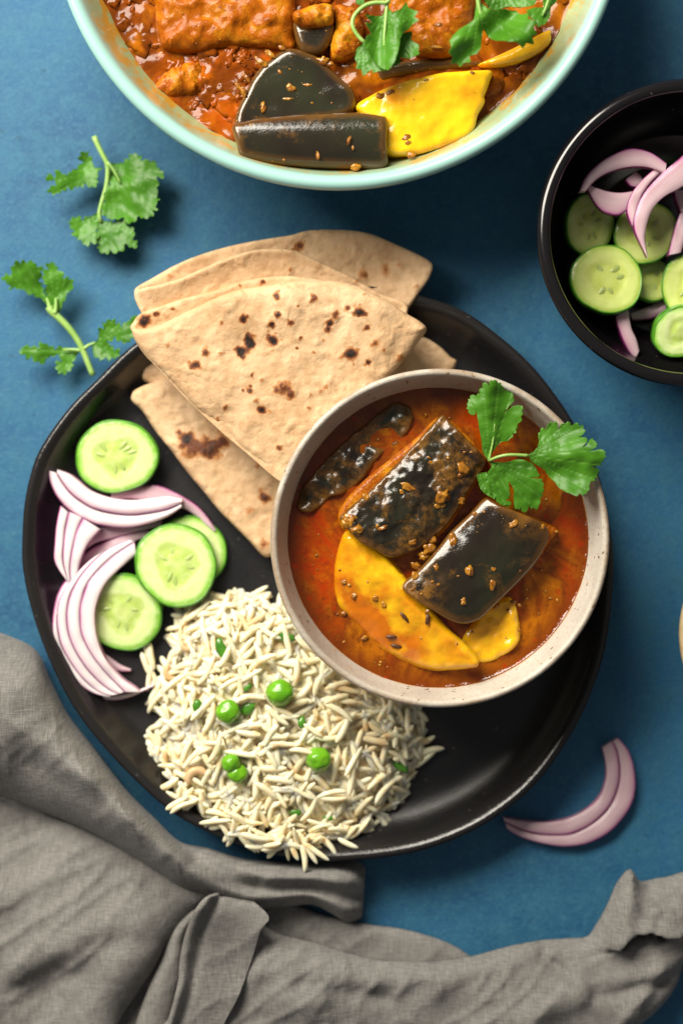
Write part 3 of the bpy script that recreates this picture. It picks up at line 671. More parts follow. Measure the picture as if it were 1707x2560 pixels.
leaf(xf(CC, [(880,825),(930,795),(965,755),(985,700),(980,650),(978,610),(1000,600),(1005,565),(1020,552),(1045,575),(1062,560),(1065,530),(1100,498),(1125,510),(1155,490),(1172,520),(1170,590),(1195,540),(1210,508),(1235,520),(1262,498),(1290,505),(1298,545),(1325,525),(1350,508),(1372,515),(1375,545),(1398,532),(1422,535),(1418,570),(1445,585),(1425,615),(1400,640),(1368,652),(1445,660),(1450,700),(1405,745),(1395,765),(1440,735),(1465,690),(1500,665),(1510,690),(1535,705),(1542,745),(1500,780),(1460,800),(1520,790),(1568,775),(1600,790),(1625,815),(1605,835),(1632,850),(1600,870),(1610,900),(1580,905),(1590,935),(1490,950),(1570,975),(1572,1010),(1545,1030),(1565,1055),(1530,1060),(1540,1090),(1490,1095),(1480,1120),(1470,1150),(1480,1180),(1450,1190),(1455,1215),(1420,1220),(1410,1245),(1370,1215),(1350,1250),(1320,1235),(1290,1220),(1240,1200),(1180,1160),(1140,1100),(1090,1050),(1040,980),(960,930),(900,890)]), (1320, 1138), zc+.003, t, .004, 4, lift=lambda u, v: .002*math.sin((v-1100)/20) + .003*max(0, (u-1400)/100))
stem_px('stem', [(1221,1152,zc),(1245,1142,zc+.003),(1275,1137,zc+.004),(1320,1139,zc+.0035)], zc, .0006, .0007, M['stem'], t)
stem_px('stem', [(1221,1152,zc+.0003),(1226,1130,zc+.0008),(1232,1100,zc+.0015),(1236,1060,zc+.002)], zc, .0006, .0002, M['stem'], t)
# on the table
CS = (0, 320, 3.484)
t = thing('coriander_sprig', 'coriander sprig on the blue table nearest the turquoise bowl, with four leaf clusters', 'herb', W(260, 470, 0), 'coriander sprigs')
leaf(xf(CS, [(900,350),(830,345),(805,290),(795,235),(760,212),(715,222),(692,270),(690,330),(640,380),(570,410),(530,395),(500,372),(500,410),(425,435),(430,470),(490,490),(500,510),(440,540),(445,588),(500,585),(560,560),(620,552),(680,515),(720,525),(770,515),(840,515),(862,450),(860,385)]), xf(CS, [(900,350)])[0], .010, t, .004, 11, res=.001, ser=6)
leaf(xf(CS, [(965,300),(1020,305),(1080,300),(1110,255),(1170,235),(1240,260),(1290,295),(1370,315),(1400,370),(1445,440),(1400,480),(1390,520),(1380,580),(1405,640),(1370,690),(1385,750),(1310,800),(1220,805),(1140,845),(1060,805),(1000,810),(920,790),(895,720),(920,600),(950,450),(960,380)]), xf(CS, [(960,310)])[0], .008, t, .006, 12, res=.001, ser=6)
leaf(xf(CS, [(860,738),(800,765),(740,775),(680,775),(630,795),(600,850),(645,890),(640,930),(670,975),(720,990),(750,1030),(800,1030),(850,1000),(865,900)]), xf(CS, [(865,740)])[0], .009, t, .003, 13, res=.001, ser=6)
leaf(xf(CS, [(880,785),(920,815),(980,812),(1070,800),(1120,820),(1135,865),(1175,890),(1175,950),(1205,1010),(1180,1055),(1120,1040),(1075,1075),(1000,1095),(930,1100),(870,1070),(850,1020),(850,930),(860,850)]), xf(CS, [(875,780)])[0], .009, t, .003, 14, res=.001, ser=6)
q = lambda l, z: [(*xf(CS, [p])[0], z) for p in l]
stem_px('stem', q([(822,75),(860,160),(900,240),(935,310),(940,400),(925,520),(890,640),(865,740),(880,820)], .0105), .0105, .0013, .0008, M['stem'], t, 20)
stem_px('stem', q([(935,300),(980,350),(1020,420),(1050,480)], .012), .011, .0009, .0004, M['stem'], t, 8)
t = thing('coriander_sprig', 'coriander sprig on the blue table by the left edge, touching the plate rim', 'herb', W(170, 800, 0), 'coriander sprigs')
leaf(xf(CS, [(430,1560),(370,1500),(300,1460),(230,1440),(160,1400),(85,1405),(80,1360),(40,1330),(70,1280),(110,1265),(130,1210),(195,1165),(250,1180),(300,1175),(345,1200),(382,1215),(368,1290),(372,1400),(400,1460),(432,1500)]), xf(CS, [(430,1560)])[0], .009, t, .005, 15, res=.001, ser=6)
leaf(xf(CS, [(465,1600),(432,1520),(405,1430),(388,1320),(400,1230),(440,1185),(490,1195),(530,1235),(562,1270),(575,1320),(620,1305),(645,1340),(645,1390),(600,1460),(560,1520),(525,1600)]), xf(CS, [(480,1600)])[0], .010, t, .004, 16, res=.001, ser=6)
leaf(xf(CS, [(690,1940),(620,1925),(560,1910),(480,1905),(430,1900),(385,1878),(330,1895),(300,1915),(250,1905),(200,1920),(180,1955),(230,1985),(260,2020),(320,2035),(380,2055),(425,2030),(450,1995),(530,1980),(500,2040),(500,2100),(545,2155),(600,2125),(640,2080),(660,2010)]), xf(CS, [(690,1940)])[0], .008, t, .004, 17, res=.001, ser=6)
leaf(xf(CS, [(815,1885),(860,1830),(868,1760),(900,1720),(950,1685),(1010,1678),(1050,1700),(1062,1735),(1110,1700),(1160,1655),(1210,1660),(1240,1720),(1230,1790),(1170,1860),(1110,1880),(1040,1860),(940,1868),(990,1905),(1050,1940),(1040,1990),(975,2030),(920,2000),(880,2035),(830,1990),(808,1930)]), xf(CS, [(820,1885)])[0], .013, t, .005, 18, res=.001, ser=6)
stem_px('stem', q([(430,1560),(450,1600),(500,1640),(600,1740),(680,1850),(730,1950),(770,2050),(812,2155)], .011), .009, .0017, .0013, M['stem'], t, 22)
stem_px('stem', q([(725,1940),(640,1930),(550,1930)], .0105), .009, .0009, .0005, M['stem'], t, 8)
stem_px('stem', q([(730,1925),(780,1890),(840,1870)], .0115), .009, .0009, .0006, M['stem'], t, 8)
stem_px('stem', q([(440,1590),(430,1540),(410,1480)], .011), .009, .0013, .0005, M['stem'], t, 8)
stem_px('stem', q([(480,1620),(490,1560),(490,1480)], .012), .009, .0012, .0005, M['stem'], t, 8)

# ------------------------------------------------------------------ cucumber slices
def cucumber(label, u, v, ru, rv, z, ang=0, tiltx=0, tilty=0, th=.0035, seed=0, group='cucumber slices on the plate', seeds=7, dark=False, seedr=.36):
    sk = 1.5 if dark else 1.0
    c = W(u, v, z); k = SPX*(1-z/H); rx = ru*k; ry = rv*k
    t = thing('cucumber_slice', label, 'cucumber', (0, 0, 0), group); rg = random.Random(seed)
    seg = 72
    def rad(a): return 1 + .022*math.sin(2*a+seed) + .018*math.sin(3*a+seed*2) + .008*math.sin(7*a+seed)
    V = []; F = []; A = []
    ringsq = [i/18 for i in range(19)]
    for qq in ringsq:
        for s_ in range(seg):
            a = 2*math.pi*s_/seg; r2 = rad(a)*qq*.95; x = math.cos(a)*rx*r2; y = math.sin(a)*ry*r2
            zz = th - .0004*math.exp(-((qq-.42)/.14)**2) + .0003*fbm(x, y, seed, 150, 2) - .0004*max(0, (qq-.85)/.15)**2
            V.append((x, y, zz)); A.append(qq*(1+.16*math.cos(3*a+seed)*(1 if qq < .62 else max(0, 1-(qq-.62)/.12))))
    for i in range(18):
        for s_ in range(seg): s2 = (s_+1) % seg; F.append((i*seg+s_, (i+1)*seg+s_, (i+1)*seg+s2, i*seg+s2))
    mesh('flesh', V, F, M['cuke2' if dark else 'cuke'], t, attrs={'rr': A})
    V = []; F = []; prf2 = [(.935, th-.0006), (.948, th-.00020), (.975, th-.0003), (.992, th-.0009), (1.0, th*.5), (.992, .0007), (.97, .0002), (.9, 0), (.01, 0)]
    for qq, zz in prf2:
        for s_ in range(seg): a = 2*math.pi*s_/seg; V.append((math.cos(a)*rx*rad(a)*qq, math.sin(a)*ry*rad(a)*qq, zz + (0 if zz < .001 else .0002*nz(math.cos(a)*4, math.sin(a)*4, seed))))
    for i in range(len(prf2)-1):
        for s_ in range(seg): s2 = (s_+1) % seg; F.append((i*seg+s_, i*seg+s2, (i+1)*seg+s2, (i+1)*seg+s_))
    F = [tuple(reversed(f)) for f in F]
    mesh('rind', V, F, M['rind'], t)
    for j in range(seeds):
        a = (math.pi - seed)/3 + 2*math.pi/3*(j % 3) + [-.32, .34, .02][(j//3) % 3] + rg.uniform(-.12, .12) + math.pi/3*0; rr_ = seedr*rg.uniform(.75, 1.15); V = []; F = []
        blob(V, F, (math.cos(a)*rx*rr_, math.sin(a)*ry*rr_, th-.00050), rx*rg.uniform(.15, .20)*(sk**.6), rx*rg.uniform(.045, .065)*(sk**.8), .00042, a + rg.uniform(-.3, .3), 10, 6)
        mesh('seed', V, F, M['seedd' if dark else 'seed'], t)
    t.location = c; t.rotation_euler = (R(tiltx), R(tilty), R(ang)); return t
G = 'cucumber slices on the plate'
zpf = .0065
cucumber('cucumber slice at the top of the salad, alone above the onion', 294.5, 1141, 104, 94, .0120, 0, 4, -3, seed=1, seeds=7)
cucumber('rear cucumber slice peeking out to the right behind the front slice', 474, 1380, 92, 93, .0075, 30, 2, 3, seed=2, seeds=0)
cucumber('front cucumber slice lying over another one, right of the onion', 441, 1413, 101, 107, .0125, 10, -3, 4, seed=3, seeds=6, seedr=.33)
cucumber('bottom cucumber slice under the lowest one, only a sliver showing', 345, 1502, 68, 64, .0068, 0, 0, 0, seed=5, seeds=0)
cucumber('lowest cucumber slice on the plate, half covered by onion', 307, 1527, 98, 103, .0095, 50, 3, -5, seed=4, seeds=6)

# ------------------------------------------------------------------ onions on the plate
CO = (100, 1030, 3.136)
def X(l): return xf(CO, l)
def onion(name_lab, layers, z0, th=.003, group='red onion slices on the plate', mm=9, mats=None, n=56, dome=.0002, name='onion_slice', zvar=None):
    a = layers[0][0]; u, v = a[len(a)//2]
    t = thing(name, name_lab, 'onion', W(u, v, z0-th), group)
    for i, (A_, B_) in enumerate(layers):
        sd = i*3.1 + u
        def zf(s, t_, uu, vv, i=i): return dome*math.sin(math.pi*t_) - .0005*(abs(2*t_-1)**6) + .0006*nz(uu, vv, i, .02) + i*.00035 + (zvar(s, t_, uu, vv) if zvar else 0)
        ribbon('layer', A_, B_, (mats or M['onion']), t, n=n, mm=mm, zf=zf, z0=z0, thick=th)
    return t
# each layer: A = inner (pale) side, B = outer (purple) side
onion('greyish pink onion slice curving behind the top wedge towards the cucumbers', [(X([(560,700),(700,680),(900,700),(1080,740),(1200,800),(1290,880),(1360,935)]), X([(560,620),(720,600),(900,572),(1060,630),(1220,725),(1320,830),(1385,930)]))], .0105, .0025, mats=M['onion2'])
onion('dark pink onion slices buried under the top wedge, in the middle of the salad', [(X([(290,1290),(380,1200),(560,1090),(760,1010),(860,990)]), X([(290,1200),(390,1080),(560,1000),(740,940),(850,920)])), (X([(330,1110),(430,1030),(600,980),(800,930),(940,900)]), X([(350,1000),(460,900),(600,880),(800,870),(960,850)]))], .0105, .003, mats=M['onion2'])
b4 = X([(755,1120),(680,1180),(580,1270),(510,1350),(465,1440),(435,1540),(430,1640),(445,1760),(490,1890),(560,2000),(650,2095),(730,2150),(785,2195)])
b3 = X([(740,1020),(600,1110),(480,1215),(390,1320),(340,1420),(315,1530),(312,1640),(330,1750),(380,1860),(450,1965),(530,2060),(620,2150),(660,2195)])
b2 = X([(700,1000),(520,1080),(380,1210),(290,1330),(235,1440),(212,1560),(215,1680),(245,1800),(310,1930),(390,2040),(470,2120),(560,2190),(620,2210)])
b1 = X([(560,1060),(420,1140),(300,1250),(210,1370),(150,1480),(132,1590),(140,1700),(170,1830),(240,1960),(320,2070),(400,2150),(470,2200),(540,2225)])
b0 = X([(200,1320),(160,1380),(125,1470),(104,1580),(98,1690),(110,1820),(150,1940),(220,2050),(300,2130),(380,2185),(440,2215),(500,2230),(560,2240)])
onion('thin outer onion sliver curving beneath the big wedge to the rice', [(X([(150,1900),(200,2000),(290,2110),(400,2190),(540,2225),(700,2205),(800,2170),(890,2130)]), X([(105,1830),(160,1990),(250,2110),(380,2215),(550,2262),(700,2240),(810,2190),(900,2150)]))], .0100, .002)
onion('largest onion wedge of many layers sweeping down the left side of the salad', [(b1, b0), (b2, b1), (b3, b2), (b4, b3)], .0145, .007, zvar=lambda s, t_, u, v: .0035*math.sin(math.pi*min(1, s*1.1)))
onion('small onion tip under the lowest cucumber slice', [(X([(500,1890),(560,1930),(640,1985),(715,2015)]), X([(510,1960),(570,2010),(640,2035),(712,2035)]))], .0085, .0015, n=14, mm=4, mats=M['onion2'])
onion('short onion wedge with upright layers between the top and the largest wedge', [
    (X([(225,790),(200,900),(190,1000),(180,1120),(190,1220),(235,1350)]), X([(160,735),(130,880),(118,1020),(112,1150),(150,1240),(225,1340)])),
    (X([(330,830),(290,930),(265,1030),(245,1130),(235,1240),(245,1380)]), X([(225,780),(200,900),(190,1000),(182,1120),(195,1230),(240,1370)])),
    (X([(470,920),(400,1000),(350,1080),(315,1180),(295,1280),(268,1410)]), X([(330,830),(285,930),(262,1030),(243,1130),(235,1250),(252,1410)]))], .0165, .007, zvar=lambda s, t_, u, v: .002*(1-s))
onion('thick white onion wedge with purple skin, lying under the top cucumber slice', [
    (X([(135,480),(180,560),(240,640),(320,705),(420,760),(560,798),(720,812),(880,795),(1010,765),(1110,720)]), X([(65,455),(85,560),(150,690),(270,800),(400,865),(560,905),(710,910),(860,880),(1000,825),(1105,755)])),
    (X([(140,450),(230,485),(300,535),(390,610),(480,650),(600,680),(750,690),(900,670),(1020,660),(1115,680)]), X([(135,478),(180,556),(240,636),(320,700),(420,756),(560,794),(720,808),(880,790),(1010,760),(1112,715)]))], .0165, .007, dome=.001)

# loose onion on the table
CL = (923, 1800, 2.0)
mid = xf(CL, [(1215,108),(1240,160),(1252,240),(1245,330),(1205,430),(1130,510),(1020,568),(900,578),(780,558),(680,512)])
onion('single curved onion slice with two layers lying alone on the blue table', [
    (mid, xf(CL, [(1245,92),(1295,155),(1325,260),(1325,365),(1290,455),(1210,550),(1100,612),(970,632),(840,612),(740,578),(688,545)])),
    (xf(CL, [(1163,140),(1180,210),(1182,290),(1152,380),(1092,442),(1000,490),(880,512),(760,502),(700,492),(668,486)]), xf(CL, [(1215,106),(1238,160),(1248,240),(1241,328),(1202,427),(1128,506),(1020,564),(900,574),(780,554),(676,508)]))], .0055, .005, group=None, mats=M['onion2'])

# ------------------------------------------------------------------ rice mound with peas
CR = (330, 1440, 2.01)
ro = xf(CR, [(230,200),(300,150),(450,95),(620,90),(800,130),(1000,240),(1300,420),(1415,560),(1440,680),(1455,780),(1470,880),(1400,980),(1370,1090),(1320,1190),(1200,1270),(1070,1318),(920,1365),(760,1372),(580,1350),(450,1285),(320,1190),(220,1120),(165,1000),(115,880),(95,680),(110,560),(190,430),(195,320)])
rB = np.array(ro)
rc = W(710, 1790, 0)
def plate_z(u, v):
    p = W(u, v, .012); k = math.hypot(p.x-pc.x, p.y-pc.y)/prf(math.atan2(p.y-pc.y, p.x-pc.x))
    return float(np.interp(k, [0, .82, .855, .89, .925, .955, .978, .99, 1.0, 1.03], [.006, .0061, .0066, .0085, .0125, .018, .0222, .0232, .0228, .021]))
def rice_h(u, v):
    d = pdist(np.array([[u, v]]), rB)[0]*SPX
    if not inside(np.array([[u, v]]), rB)[0]: return 0
    return .019*(1-math.exp(-d/.016))
t = thing('rice_mound', 'heap of white basmati rice on the black plate below the curry bowl', 'rice', W(710, 1790, .006))
protos = []
def grain_mesh(seed, Lg, wg):
    rg = random.Random(seed); V = []; n = 11; sd = 8; F = []; b = rg.uniform(-.2, .2); fl = rg.uniform(.72, .9)
    for i in range(n):
        s_ = math.sin((i/(n-1)*2-1)*math.pi/2); r_ = wg*max(.0, (1-abs(s_)**3.2))**.5*(1-.10*s_); r_ = max(r_, wg*.25)
        for k in range(sd):
            a = 2*math.pi*k/sd; V.append(Vector((s_*Lg, math.cos(a)*r_ + b*Lg*(1-s_*s_), math.sin(a)*r_*fl)))
    for i in range(n-1):
        for k in range(sd): F.append((i*sd+k, i*sd+(k+1) % sd, (i+1)*sd+(k+1) % sd, (i+1)*sd+k))
    F.append(tuple(reversed(range(sd)))); F.append(tuple((n-1)*sd+k for k in range(sd)))
    return V, [tuple(reversed(f)) for f in F]
GM = []
for i in range(16):
    V, F = grain_mesh(i, (.0046 + .0030*rnd.random()**.8), .00124 + .00026*rnd.random()); me = bpy.data.meshes.new('rice_grain'); me.from_pydata([tuple(v) for v in V], [], F)
    me.polygons.foreach_set('use_smooth', [True]*len(me.polygons)); me.materials.append(M['rice']); GM.append((V, F, me))
rg = random.Random(21)
# rice colours vary slightly from grain to grain
PEAS = [(701, 1731, 34), (571, 1779, 31), (797, 1899, 32), (578, 1908, 24), (594, 1934, 26), (556, 1640, 26)]
grains = []
cand = []
x0, y0 = rB.min(0); x1, y1 = rB.max(0)
def place(u, v, lvl):
    h = rice_h(u, v); e = 6
    gx = (rice_h(u+e, v)-rice_h(u-e, v))/(2*e*SPX); gy = -(rice_h(u, v+e)-rice_h(u, v-e))/(2*e*SPX)
    nrm = Vector((-gx*.6, -gy*.6, 1)).normalized()
    a = nz(u, v, 3, .011)*9 + rg.gauss(0, .5) + (rg.random() < .30)*rg.uniform(0, 3)
    tx = Vector((math.cos(a), math.sin(a), 0)); tx = (tx - nrm*tx.dot(nrm)).normalized()
    pit = rg.gauss(0, .12 if lvl < 4 else .08); tx = (tx*math.cos(pit) + nrm*math.sin(pit)).normalized()
    ty = nrm.cross(tx).normalized(); tz = tx.cross(ty)
    rot = Matrix((tx, ty, tz)).transposed()
    zp = plate_z(u, v) + .0014; z = zp - .0002 + h + lvl*.0020 + .0028*fbm(u, v, 2, .02, 2)*min(1, h/.01) - .0004
    return W(u, v, max(z, zp)), rot
for lvl in range(5):
    tot = [360, 360, 360, 250, 170][lvl]; k = 0
    while k < tot:
        u = rg.uniform(x0, x1); v = rg.uniform(y0, y1)
        if not inside(np.array([[u, v]]), rB)[0]: continue
        if math.hypot(u-1100, v-1346) < 350: continue
        if lvl >= 3 and any(math.hypot(u-a, v-b) < r for a, b, r in PEAS): continue
        k += 1; p, rt = place(u, v, lvl-3); grains.append((p, rt, lvl))
# stray grains round the edge, traced from the photo
for u, v, a in [(372,1620,75),(380,1640,80),(365,1660,70),(388,1700,65),(375,1690,100),(395,1720,-60),(757,2146,82),(735,2122,70),(790,2128,35),(820,2115,50),(870,2108,25),(690,2118,-10),(650,2112,-5),(770,2120,60),(1075,1880,-15),(1060,1850,-20),(1065,1895,-40),(455,1500,40),(480,1490,20),(560,1490,10),(635,1485,-30),(650,1500,-35),(575,1500,20),(390,1840,0),(393,1878,-25),(410,1890,-20),(420,1960,-30),(440,2010,-30),(455,2020,-25),(560,2065,20),(600,2090,5),(650,2100,0),(690,2105,5)]:
    a = R(-a); tx = Vector((math.cos(a), -math.sin(a)*-1, 0)); ty = Vector((-tx.y, tx.x, 0)); u_, v_ = u, v
    grains.append((W(u, v, plate_z(u, v) + .0016 + .0008*rg.random()), Matrix((tx, ty, Vector((0, 0, 1)))).transposed(), 9))
for u, v, a, dz in [(572,1757,9,.0030),(592,1752,14,.0022),(757,1883,-12,.0030),(560,1642,62,.0025),(625,1690,30,.001),(520,1900,-60,.001)]:
    a = R(a); tx = Vector((math.cos(a), math.sin(a), .05)).normalized(); ty = Vector((0, 0, 1)).cross(tx).normalized()
    grains.append((W(u, v, .0072 + rice_h(u, v) + .0028*fbm(u, v, 2, .02, 2) + .0012 + dz), Matrix((tx, ty, tx.cross(ty))).transposed(), 9))
org = ORIG[t.name]
grains.sort(key=lambda g: -(g[0].z + (.05 if g[2] == 9 else 0)))
indiv = [g for g in grains if g[2] == 9] + [g for g in grains if g[2] == 4]
indiv = indiv[:300]; ids = set(id(g) for g in indiv); rest = [g for g in grains if id(g) not in ids]
for p, rt, l in indiv:
    V, F, me = GM[rg.randrange(16)]; o = bpy.data.objects.new('rice_grain', me); col.objects.link(o); o.parent = t
    o.matrix_local = Matrix.Translation(p - org) @ rt.to_4x4() @ Matrix.Scale(rg.uniform(.88, 1.15), 4)
VV = []; FF = []; gp = {}
for a in np.arange(x0, x1, 14):
    for b_ in np.arange(y0, y1, 14):
        if inside(np.array([[a, b_]]), rB)[0] and pdist(np.array([[a, b_]]), rB)[0] > 26:
            gp[(round((a-x0)/14), round((b_-y0)/14))] = len(VV); VV.append(W(a, b_, .0066 + rice_h(a, b_)*.92 - .0012 + .0022*nz(a, b_, 1, .045) + .0028*fbm(a, b_, 2, .02, 2)*min(1, rice_h(a, b_)/.01)))
for (i, j), q_ in list(gp.items()):
    if (i+1, j) in gp and (i, j+1) in gp and (i+1, j+1) in gp: FF.append((q_, gp[(i, j+1)], gp[(i+1, j+1)], gp[(i+1, j)]))
for p, rt, l in rest:
    V, F, me = GM[rg.randrange(16)]; b = len(VV); s_ = rg.uniform(.88, 1.15); VV += [p + rt @ (v*s_) for v in V]; FF += [tuple(b+i for i in f) for f in F]
o = mesh('rice_grains', VV, FF, M['rice'], t); o['kind'] = 'stuff'
def ztop(u, v): return .0072 + rice_h(u, v) + .0028*fbm(u, v, 2, .02, 2) + .0012
plab = ['green pea in the middle of the rice, the largest one', 'green pea half under a rice grain, left of the largest pea', 'green pea in the rice with a long grain lying on its left side', 'upper of two touching green peas low in the rice', 'lower of two touching green peas low in the rice']
for (u, v, r), lb in zip(PEAS[:5], plab):
    V = []; F = []; rr = r*SPX*.97; blob(V, F, W(u, v, ztop(u, v)+rr*.25), rr, rr*.95, rr*.9, 0, 24, 14, .16, u)
    tag(mesh('pea', V, F, M['pea'], None), lb, 'pea', 'green peas in the rice')
clab = [(556,1625,30,13,70,'folded dark green chili piece in the upper left of the rice'),(706,1589,30,13,15,'green chili sliver near the bowl at the top of the rice'),(494,1765,12,18,0,'tiny green chili bit left of the peas'),(620,1772,20,14,-40,'green chili bit between the two upper peas'),(755,1806,10,16,0,'green chili bit right of the largest pea'),(1001,1914,22,13,40,'dark green chili piece at the right edge of the rice'),(438,1975,26,11,60,'dark green chili piece at the lower left edge of the rice'),(738,2032,16,8,0,'small green chili bit low in the rice'),(822,2044,14,8,0,'small green chili bit near the bottom right of the rice'),(544,2032,24,10,30,'green chili sliver at the bottom left of the rice'),(615,1720,16,8,-30,'green chili fleck just left above the largest pea'),(545,1668,16,8,-60,'green chili strip below the folded chili piece')]
for u, v, a, b, g, lb in clab:
    V = []; F = []; blob(V, F, W(u, v, max(ztop(u, v)-.0002, .011)), a*SPX, b*SPX, b*SPX*.5, R(-g), 12, 6, .35, u)
    tag(mesh('chili_piece', V, F, M['chili'], None), lb, 'chili')
for u, v, r, a, lb in [(494,1948,30,150,'curled pale cashew nut at the lower left of the rice'),(432,1680,22,60,'pale cashew piece at the left edge of the rice'),(470,1610,18,20,'golden cashew chip in the upper left of the rice')]:
    P = []; 
    for i in range(12):
        th_ = R(a + i*17); P.append(W(u+math.cos(th_)*r*.75, v+math.sin(th_)*r*.75, max(ztop(u, v)+.001, .012)))
    tag(tube('cashew', P, [r*SPX*.42*math.sin(math.pi*(i+1.2)/13.4)**.5 for i in range(12)], M['cashew'], None, 12), lb, 'nut')

# ------------------------------------------------------------------ turquoise bowl
tc = W(845, -246, .070); RT = 722*SPX*(1-.07/H)
prof = smoothprof([(.055, .0), (.060, .0005), (.075, .012), (RT*.85, .038), (RT*.955, .060), (RT-.0012, .0665), (RT, .0690), (RT-.0010, .0712), (RT-.0035, .0718), (RT-.0058, .0700), (RT*.93, .0640), (RT*.885, .052), (RT*.80, .036), (.06, .014), (.001, .010)], 100)
o = lathe('serving_bowl', (tc.x, tc.y), prof, M['teal'], seg=220)
tag(o, 'big pale turquoise enamel bowl of eggplant curry cut off by the top of the frame', 'bowl')
TZ = .050
def tz(x, y, q): 
    return .0032*fbm(x, y, 3, 34, 2)*min(1, (1-q)*14) + .0016*max(0, nz(x, y, 8, 115))**.7 + .0005*nz(x, y, 1, 240)
o = disc('curry_gravy', (tc.x, tc.y), RT*.885, TZ, M['gravy2'], rings=120, seg=420, zf=tz, depth=.02, men=.0008, rlow=.75)
tag(o, 'thick lumpy orange brown curry gravy in the turquoise bowl', 'gravy')
V = []; F = []; r_ = random.Random(9)
for i in range(520):
    a = r_.uniform(-2.9, -.2); q = math.sqrt(r_.random())*.97; x = tc.x + math.cos(a)*RT*.885*q; y = tc.y + math.sin(a)*RT*.885*q
    if abs(x) > .19 or y > .25 or nz(x, y, 4, 40) < -.22: continue
    s_ = .0010 + .0042*r_.random()**2; blob(V, F, (x, y, TZ + tz(x, y, q) - s_*.12), s_*r_.uniform(1.0, 1.5), s_, s_*.36, r_.uniform(0, 3), 16, 8, .95, i*.77)
tag(mesh('curry_pulp', V, F, M['gravy2'], None), 'small soft onion and tomato shreds in the turquoise bowl curry', 'crumbs', kind='stuff')
C3 = (200, 0, 2.0); C4 = (800, 0, 2.0)
def chunk(label, outl, z, m, name='eggplant_piece', cat='eggplant', th=.010, rr=.003, zf=None, parts='skin', bitsl=None, nb=0, seed=0, drop=None, stain=None):
    c = np.mean(outl, axis=0); t = thing(name, label, cat, W(c[0], c[1], z-th), 'pieces in the turquoise bowl')
    z_ = zf or (lambda u, v, d=0: .0008*fbm(u, v, seed, .012, 2))
    slab(parts, outl, z, M[m], t, thick=th, rr=rr, zf=z_, edge_drop=drop or rr*1.2, attr={'stain': stain} if stain else None)
    if bitsl or nb: bits('spice_bits', (bitsl or []) + (scatter(outl, nb, seed+1, .9, 3.5) if nb else []), lambda u, v: z + z_(u, v, 1) , t)
    return t
def c3(l): return xf(C3, l)
def c4(l): return xf(C4, l)
def b3x(C, l): return [(C[0]+x/2, C[1]+y/2, a/2.5, b/2.5, g) for x, y, a, b, g in l]
chunk('gravy coated eggplant block at the top left of the turquoise bowl', c3([(390,-300),(1060,-300),(1078,0),(1075,150),(1068,235),(980,228),(800,215),(700,225),(600,245),(440,242),(385,180),(370,60)]), TZ+.007, 'amber', seed=3, rr=.006, zf=lambda u, v, d=0: .0025*fbm(u, v, 3, .02, 4), parts='coated_skin', nb=50)
chunk('brown purple eggplant chunk below the orange lump in the turquoise bowl', c3([(1065,100),(1130,120),(1255,100),(1270,160),(1230,240),(1180,268),(1110,250),(1080,200)]), TZ+.008, 'egg2', seed=5, nb=12)
chunk('orange lump of soft eggplant flesh left of the first coriander sprig', c3([(1060,60),(1110,30),(1180,10),(1256,10),(1268,60),(1255,112),(1160,128),(1090,115)]), TZ+.013, 'flesh', seed=6, rr=.004, zf=lambda u, v, d=0: .0022*fbm(u, v, 6, .04, 3), parts='flesh')
chunk('yellow brown flesh chunk beside the coriander stem in the turquoise bowl', c3([(1270,10),(1380,30),(1420,130),(1400,230),(1330,290),(1260,285),(1250,200),(1275,120)]), TZ+.009, 'flesh', seed=8, rr=.005, zf=lambda u, v, d=0: .002*fbm(u, v, 8, .03, 3), parts='flesh', nb=25)
chunk('dull yellow eggplant flesh corner poking out of the gravy near the left rim', c3([(350,425),(395,370),(450,310),(520,290),(600,300),(625,380),(600,450),(520,470),(450,480),(380,462)]), TZ+.004, 'flesh', seed=9, rr=.005, zf=lambda u, v, d=0: .0025*fbm(u, v, 9, .035, 3)-.001, parts='flesh')
chunk('dark olive eggplant slice with a rounded top in the turquoise bowl', c3([(785,640),(775,570),(825,455),(880,355),(950,285),(1040,233),(1150,258),(1220,300),(1290,370),(1370,450),(1372,540),(1300,585),(1100,610),(900,635)]), TZ+.0075, 'egg2', seed=10, rr=.003,
      bitsl=b3x(C3, [(905,310,50,22,-35),(950,270,40,16,-38),(1010,240,26,14,-35),(830,385,40,14,-50),(790,430,30,12,-55),(1000,360,14,18,20),(1055,440,38,22,-20),(915,540,18,34,0),(1140,425,30,10,0),(1040,495,40,8,0),(1160,515,10,8,0),(820,460,20,34,20),(1215,300,40,26,0),(1250,320,24,16,0)]), nb=36)
def zroll(u, v, d=0):
    tt = (v - (300-.02*(u-700)))/120.0; return .022*math.sqrt(max(0, 1-((tt-.45)/1.05)**2)) - .014
chunk('shiny black eggplant quarter lying skin up against the turquoise rim', c3([(765,640),(830,618),(900,602),(1100,582),(1300,572),(1400,568),(1500,585),(1532,600),(1532,720),(1528,840),(1400,848),(1200,842),(1000,830),(880,812),(805,790),(785,720)]), TZ+.010, 'egg2', seed=12, rr=.0022, zf=zroll, th=.014, drop=.003,
      bitsl=b3x(C3, [(1345,705,14,34,-15),(1190,780,12,30,10),(1380,835,34,24,0),(850,630,30,14,-10),(890,625,24,12,0),(1365,740,10,16,0),(1020,800,10,8,0)]), nb=10)
zpt = lambda u, v, d=0: .004*math.exp(-((u-1010+.3*(v-290))/170)**2) + .0006*fbm(u, v, 3, .03, 2)
